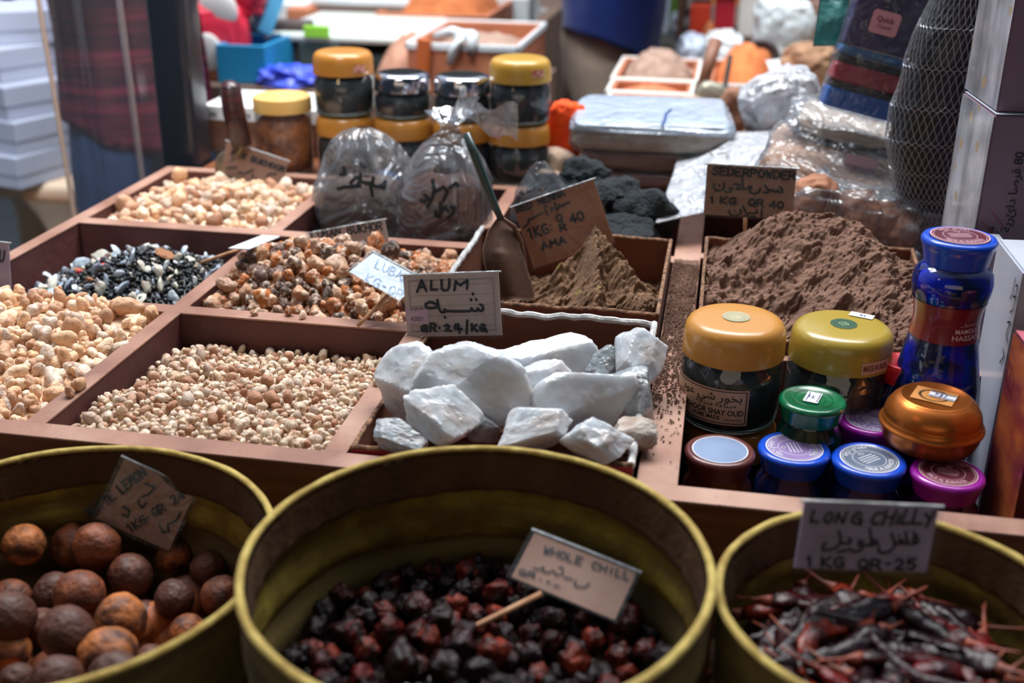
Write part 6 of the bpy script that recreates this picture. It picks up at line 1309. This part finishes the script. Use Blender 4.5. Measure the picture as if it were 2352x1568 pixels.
# plate with black thing
p0 = P(690, 128, .825); t = thing('plate', 'white plate behind the leftmost rear jars across the aisle', 'plate', (p0.x, p0.y, .801)); bm = BM(); lathe(bm, [(0, .006), (.05, .006), (.075, .016), (.076, .019), (.05, .010), (0, .010)], (p0.x, p0.y, .801), 48); obj('plate_dish', bm, WHT, t, smooth=True)
bm = BM(); pillow(bm, (p0.x+.005, p0.y+.01, .826), (.045, .035, .013), (0, 0, .3), .8, .8, .2, 3, 4); o = obj('black_pouch', bm, mat('black_pouch_skin', (36, 42, 50), .35, coat=.3), smooth=True); tag(o, 'black pouch lying on the white plate', 'pouch')
for i, (x, y, s, m_, lb) in enumerate(((840, 118, .030, WBAG, 'small crumpled white bag in front of the scale'), (885, 128, .026, mat('pale_yellow_wrap', (222, 190, 120), .6), 'small pale yellow wrap beside the crumpled white bag'))):
    bm = BM(); q = P(x, y, .825); pillow(bm, (q.x, q.y, .822), (s, s*.8, s*.6), (0, 0, i), .8, .8, .25, 20+i, 4); o = obj('wrapped_bundle', bm, m_, smooth=True); tag(o, lb, 'bundle')
# cyan crate and bars
a = P(560, 155, .81); b = P(690, 110, .81)
t = bcrate('bright cyan crate across the aisle, left of the scale', a.x, a.x+.115, 2.44, 2.62, SZ+.001, .885, CYAN, name='cyan_crate')
bm = BM(); tube(bm, [D(640, 92, 2.60), D(700, 58, 2.80)], .022, 8, .7); o = obj('cyan_bar', bm, CYAN); tag(o, 'short cyan bar running back from the cyan crate to the scale', 'bar')
bm = BM(); q0, q1 = D(598, 72, 2.58), D(640, -40, 2.62); tube(bm, [q0, q1], .026, 4); o = obj('cyan_bar', bm, LCY); tag(o, 'pale cyan slanted bar rising out of the picture above cyan crate', 'bar')
bm = BM(); box(bm, (a.x-.02, 2.625, .801), (a.x+.14, 2.70, .91), .004); o = obj('carton', bm, mat('dark_brown_carton', (76, 64, 62), .7)); tag(o, 'dark carton directly behind the cyan crate', 'box')
c = P(535, 150, .81); bm = BM(); box(bm, (c.x-.028, 2.46, .801), (c.x+.028, 2.58, .875), .004); o = obj('carton', bm, mat('orange_tan_carton', (186, 122, 82), .7)); tag(o, 'small orange tan carton between the red bag and the cyan crate', 'box')
# red and white bag
t = thing('carrier_bag', 'red and white printed carrier bag right of the black post', 'bag', (-1.22, 2.48, SZ))
q = D(510, 100, 2.50); bm = BM(); pillow(bm, (q.x-.02, 2.52, .885), (.075, .05, .085), (0, 0, .2), .5, .5, .06, 6, 5); obj('lower_bag', bm, REDB, t, smooth=True)
bm = BM(); pillow(bm, (q.x-.0, 2.55, 1.02), (.10, .05, .08), (0, .2, .2), .5, .6, .12, 7, 5); obj('upper_bag', bm, REDB, t, smooth=True)
bm = BM()
vs_ = ico(bm, 3); c = D(478, 120, 2.455)
for v in vs_: v.co = Vector((v.co.x*.036, v.co.y*.008, v.co.z*.042))+c
vs_ = ico(bm, 3); c = D(500, 25, 2.49)
for v in vs_: v.co = Vector((v.co.x*.048, v.co.y*.012, v.co.z*.046))+c
obj('white_print', bm, PURW, t, smooth=True)
# small boxes at the top
for i, (x, y, w_, h_, Y, m_, lb) in enumerate(((660, 35, .05, .05, 3.0, WHT, 'small white box above the cyan crate'), (683, 38, .03, .035, 2.95, BW, 'small brown block beside the little white box'), (760, 8, .09, .04, 3.4, WHT, 'white box at the top edge behind the scale'), (620, 20, .05, .06, 3.2, WHT, 'white parcel at the top edge right of the pale cyan bar'), (905, 15, .06, .05, 3.5, mat('dark_navy_parcel', (44, 54, 76), .6), 'dark navy parcel at the top edge behind the scale'), (1175, 25, .05, .06, 3.3, WHT, 'white parcel at the left shoulder of the person in navy'))):
    c = D(x, y, Y); bm = BM(); box(bm, (c.x-w_, Y, .801), (c.x+w_, Y+.12, max(.85, c.z+h_*.6)), .004); o = obj('parcel', bm, m_); tag(o, lb, 'box')
bm = BM(); q = P(650, 172, .83); pillow(bm, (q.x, 2.455, .812), (.080, .045, .030), (0, 0, 0), .8, .8, .35, 17, 5, 2.5, .2); o = obj('blue_bag', bm, mat('royal_blue_plastic', (36, 66, 214), .35, coat=.3, var=(90, 110, 226), vscale=20, bump=.4, bscale=24), smooth=True); tag(o, 'crumpled royal blue plastic bag in front of the cyan crate', 'bag')
# right block
for (xa, xb, ya, yb, hz, m_, lb) in ((1405, 1600, 2.46, 2.74, .060, GRS, 'grey brown spice'), (1395, 1590, 2.315, 2.45, .018, TERS, 'terracotta spice'), (1385, 1590, 2.14, 2.305, .014, mat('beige_seed', (186, 160, 140), .9, var=(150, 124, 108), vscale=60), 'beige seed')):
    x0 = D(xa, 190, ya).x; x1 = D(xb, 190, ya).x; bcrate('spice tray of %s right of the person in navy' % lb, x0, x1, ya, yb, SZ-.019, .842, BW, mat('white_paper_liner', (216, 210, 204), .6)); bheap('spice_heap', '%s filling its tray right of the person in navy' % lb, x0+.014, x1-.014, ya+.014, yb-.014, .825, hz, m_)
x0, x1 = D(1440, 120, 2.9).x, D(1580, 120, 2.9).x
bcrate('shallow tray of rust brown spice behind the grey brown heap', -.04, x1+.04, 2.86, 3.2, SZ-.019, .85, BW, WHT); bheap('spice_heap', 'rust brown spice in the shallow tray beside the navy shirt', -.025, x1+.025, 2.875, 3.185, .84, .05, RUST)
x0, x1 = D(1625, 200, 2.42).x, D(1760, 200, 2.42).x
bcrate('white lined tray with a rounded heap of orange spice', x0, x1+.03, 2.42, 2.74, SZ-.019, .845, BW, WHT); bheap('spice_heap', 'smooth rounded heap of orange spice behind the two scoops', x0+.014, x1+.016, 2.434, 2.726, .83, .075, ORS)
t = thing('spice_scoop', 'steel scoop with a brown wooden handle across the aisle', 'scoop', P(1625, 230, .82))
bm = BM(); tube(bm, [D(1645, 92, 2.30), D(1612, 200, 2.26)], [.013, .011], 12); obj('handle', bm, mat('brown_scoop_handle', (128, 86, 66), .5), t, smooth=True)
bm = BM(); pillow(bm, D(1630, 228, 2.25), (.030, .02, .035), (0, .2, 0), .7, .8, .04, 2, 4); obj('scoop_blade', bm, mat('grey_steel_blade', (148, 144, 130), .4, metal=.4), t, smooth=True)
t = thing('spice_scoop', 'thin dark handled scoop right of the brown wooden scoop handle', 'scoop', P(1670, 230, .82)); bm = BM(); tube(bm, [D(1678, 128, 2.32), D(1662, 215, 2.28)], .005, 8); obj('handle', bm, mat('dark_thin_handle', (70, 66, 62), .5), t)
bm = BM(); pillow(bm, D(1660, 222, 2.28), (.014, .01, .018), (0, .1, 0), .8, .8, .04, 2, 3); obj('scoop_blade', bm, MATS['grey_steel_blade'], t, smooth=True)
bm = BM(); pillow(bm, D(1690, 250, 2.2), (.035, .03, .035), (0, .5, 0), .5, .5, .12, 5, 4); o = obj('paper_sack', bm, mat('brown_paper', (150, 108, 84), .8, var=(130, 90, 70), vscale=10), smooth=True); tag(o, 'crumpled brown paper sack behind the bag of pale lumps', 'sack')
bm = BM(); pillow(bm, D(1585, 243, 2.18), (.03, .025, .018), (0, 0, 0), .8, .8, .1, 6, 4); o = obj('spice_bundle', bm, mat('ochre_bundle', (172, 134, 96), .85), smooth=True); tag(o, 'small ochre bundle at the foot of the wooden handled scoop', 'bundle')
for i, (x, y, sx_, sz_, Y, m_, lb) in enumerate(((1660, 110, .05, .05, 2.86, WBAG, 'white plastic bag behind the scoop handles'), (1590, 110, .035, .045, 2.9, mat('bluish_white_bag', (190, 204, 224), .4, coat=.3), 'bluish white plastic bag left of the scoop handles'), (1800, 45, .075, .075, 3.0, WBAG, 'big white plastic bag at the top right across the aisle'), (1580, 45, .04, .035, 3.4, mat('grey_tin_stuff', (150, 156, 166), .5), 'grey bag at the top edge right of the navy shirt'),
        (1785, 165, .035, .035, 2.62, WBAG, 'small white bag beside the dark round bowl'), (1862, 125, .06, .035, 2.6, mat('straw_brown_sack', (166, 130, 100), .85, var=(136, 100, 76), vscale=30), 'straw brown sack under the teal pouch'), (1890, 30, .06, .05, 3.3, mat('dusky_brown_bundle', (120, 92, 80), .8), 'dusky brown bundle at the top edge left of the purple packet'))):
    c = D(x, y, Y); bm = BM(); pillow(bm, (c.x, Y, (c.z+sz_+.80)/2-.01), (sx_, .06, max(.03, (c.z+sz_-.80)/2)), (0, 0, .2*i), .75, .75, .14, 30+i, 5); o = obj('bag' if i != 5 else 'sack', bm, m_, smooth=True); o.name = 'plastic_bag' if i not in (5, 6) else 'cloth_sack'; tag(o, lb, 'bag')
c = D(1745, 135, 2.66); t = thing('steel_bowl', 'dark round bowl of orange spice tipped towards the camera', 'bowl', c); Mb = Matrix.Translation(c) @ Matrix.Rotation(radians(62), 4, 'X')
bm = BM(); lathe(bm, [(0, -.02), (.03, -.018), (.042, 0), (.044, .006), (.036, .004), (.026, -.010), (0, -.012)], (0, 0, 0), 40); bmesh.ops.transform(bm, matrix=Mb, verts=bm.verts[:]); obj('bowl_wall', bm, mat('dark_steel_bowl', (52, 46, 48), .35, metal=.4), t, smooth=True)
bm = BM(); lathe(bm, [(0, .002), (.022, .0), (.027, -.006), (0, -.010)], (0, 0, 0), 32); bmesh.ops.transform(bm, matrix=Mb, verts=bm.verts[:]); obj('orange_contents', bm, RUST, t, smooth=True)
bm = BM(); q = D(1745, 180, 2.66); box(bm, (q.x-.04, 2.69, SZ-.019), (q.x+.05, 2.80, c.z-.02), .004); o = obj('carton', bm, mat('dark_brown_carton', (76, 64, 62), .7)); tag(o, 'dark carton the round bowl leans on', 'box')
# crates of packets at the top right
t = thing('packet_shelf', 'dark brown wooden shelf of red and yellow packets at the top right', 'shelf', D(1690, 60, 3.3))
c = D(1700, 25, 3.3)
for zz in (.80, .95, 1.10):
    bm = BM(); box(bm, (c.x-.17, 3.3, zz), (c.x+.14, 3.55, zz+.018), .003); obj('shelf_board', bm, mat('dark_shelf_wood', (84, 58, 46), .6), t)
for xx in (c.x-.17, c.x+.13):
    bm = BM(); box(bm, (xx, 3.3, .801), (xx+.018, 3.55, 1.25), .003); obj('shelf_side', bm, MATS['dark_shelf_wood'], t)
pk_ = [(206, 64, 40), (222, 196, 60), (196, 40, 60), (214, 170, 60), (226, 226, 222), (180, 96, 60)]
for j, zz in enumerate((.819, .969, 1.119)):
    for i in range(4):
        cc = pk_[(i*2+j*3) % 6]; bm = BM(); xx = c.x-.135+.066*i; box(bm, (xx, 3.31+.02*(i % 2), zz), (xx+.056, 3.42, zz+.085+.02*((i+j) % 3)), .004); nm_ = {0: 'orange red', 1: 'lemon yellow', 2: 'crimson', 3: 'amber', 4: 'white', 5: 'brown'}[(i*2+j*3) % 6]
        o = obj('packet', bm, mat('packet_'+nm_.replace(' ', '_'), cc, .45)); tag(o, '%s packet on the %s shelf of the packet rack, %s from left' % (nm_, ('lower', 'middle', 'upper')[j], ('first', 'second', 'third', 'fourth')[i]), 'packet')
for i, (x, cc, lb) in enumerate(((1525, (206, 220, 236), 'pale blue parcel at the top edge beside the navy shirt'), (1555, (96, 140, 60), 'leaf green parcel at the top edge right of the pale blue one'))):
    q = D(x, 20, 3.45); bm = BM(); box(bm, (q.x-.025, 3.45, .80), (q.x+.022, 3.55, q.z+.05), .004); o = obj('parcel', bm, mat('parcel_%d' % i, cc, .5)); tag(o, lb, 'box')
# far back: a row of plain sacks along the wall so that the market goes on
SACKM = [mat('sack_cloth_tan', (172, 140, 108), .9, var=(146, 116, 90), vscale=12), mat('sack_cloth_grey', (150, 146, 142), .9, var=(126, 122, 118), vscale=12)]
for i in range(4, 9):
    xx = -3.6+i*.72; t = thing('grain_sack', 'open %s grain sack on the floor by the back wall' % ('tan' if i % 2 == 0 else 'grey'), 'sack', (xx, 6.4, 0), '%s sacks by the back wall' % ('tan' if i % 2 == 0 else 'grey'))
    bm = BM(); lathe(bm, [(0, 0), (.26, 0), (.30, .15), (.29, .42), (.27, .55), (.285, .58), (.25, .57), (.24, .5), (0, .5)], (xx, 6.4, .001), 32); jitter(bm, .015, 6); obj('sack_cloth', bm, SACKM[i % 2], t, smooth=True)
    bm = BM(); lathe(bm, [(0, .62), (.12, .58), (.238, .515), (.238, .505), (0, .505)], (xx, 6.4, .001), 32); obj('grain', bm, [TERS, GRS, ORS][i % 3], t, smooth=True)
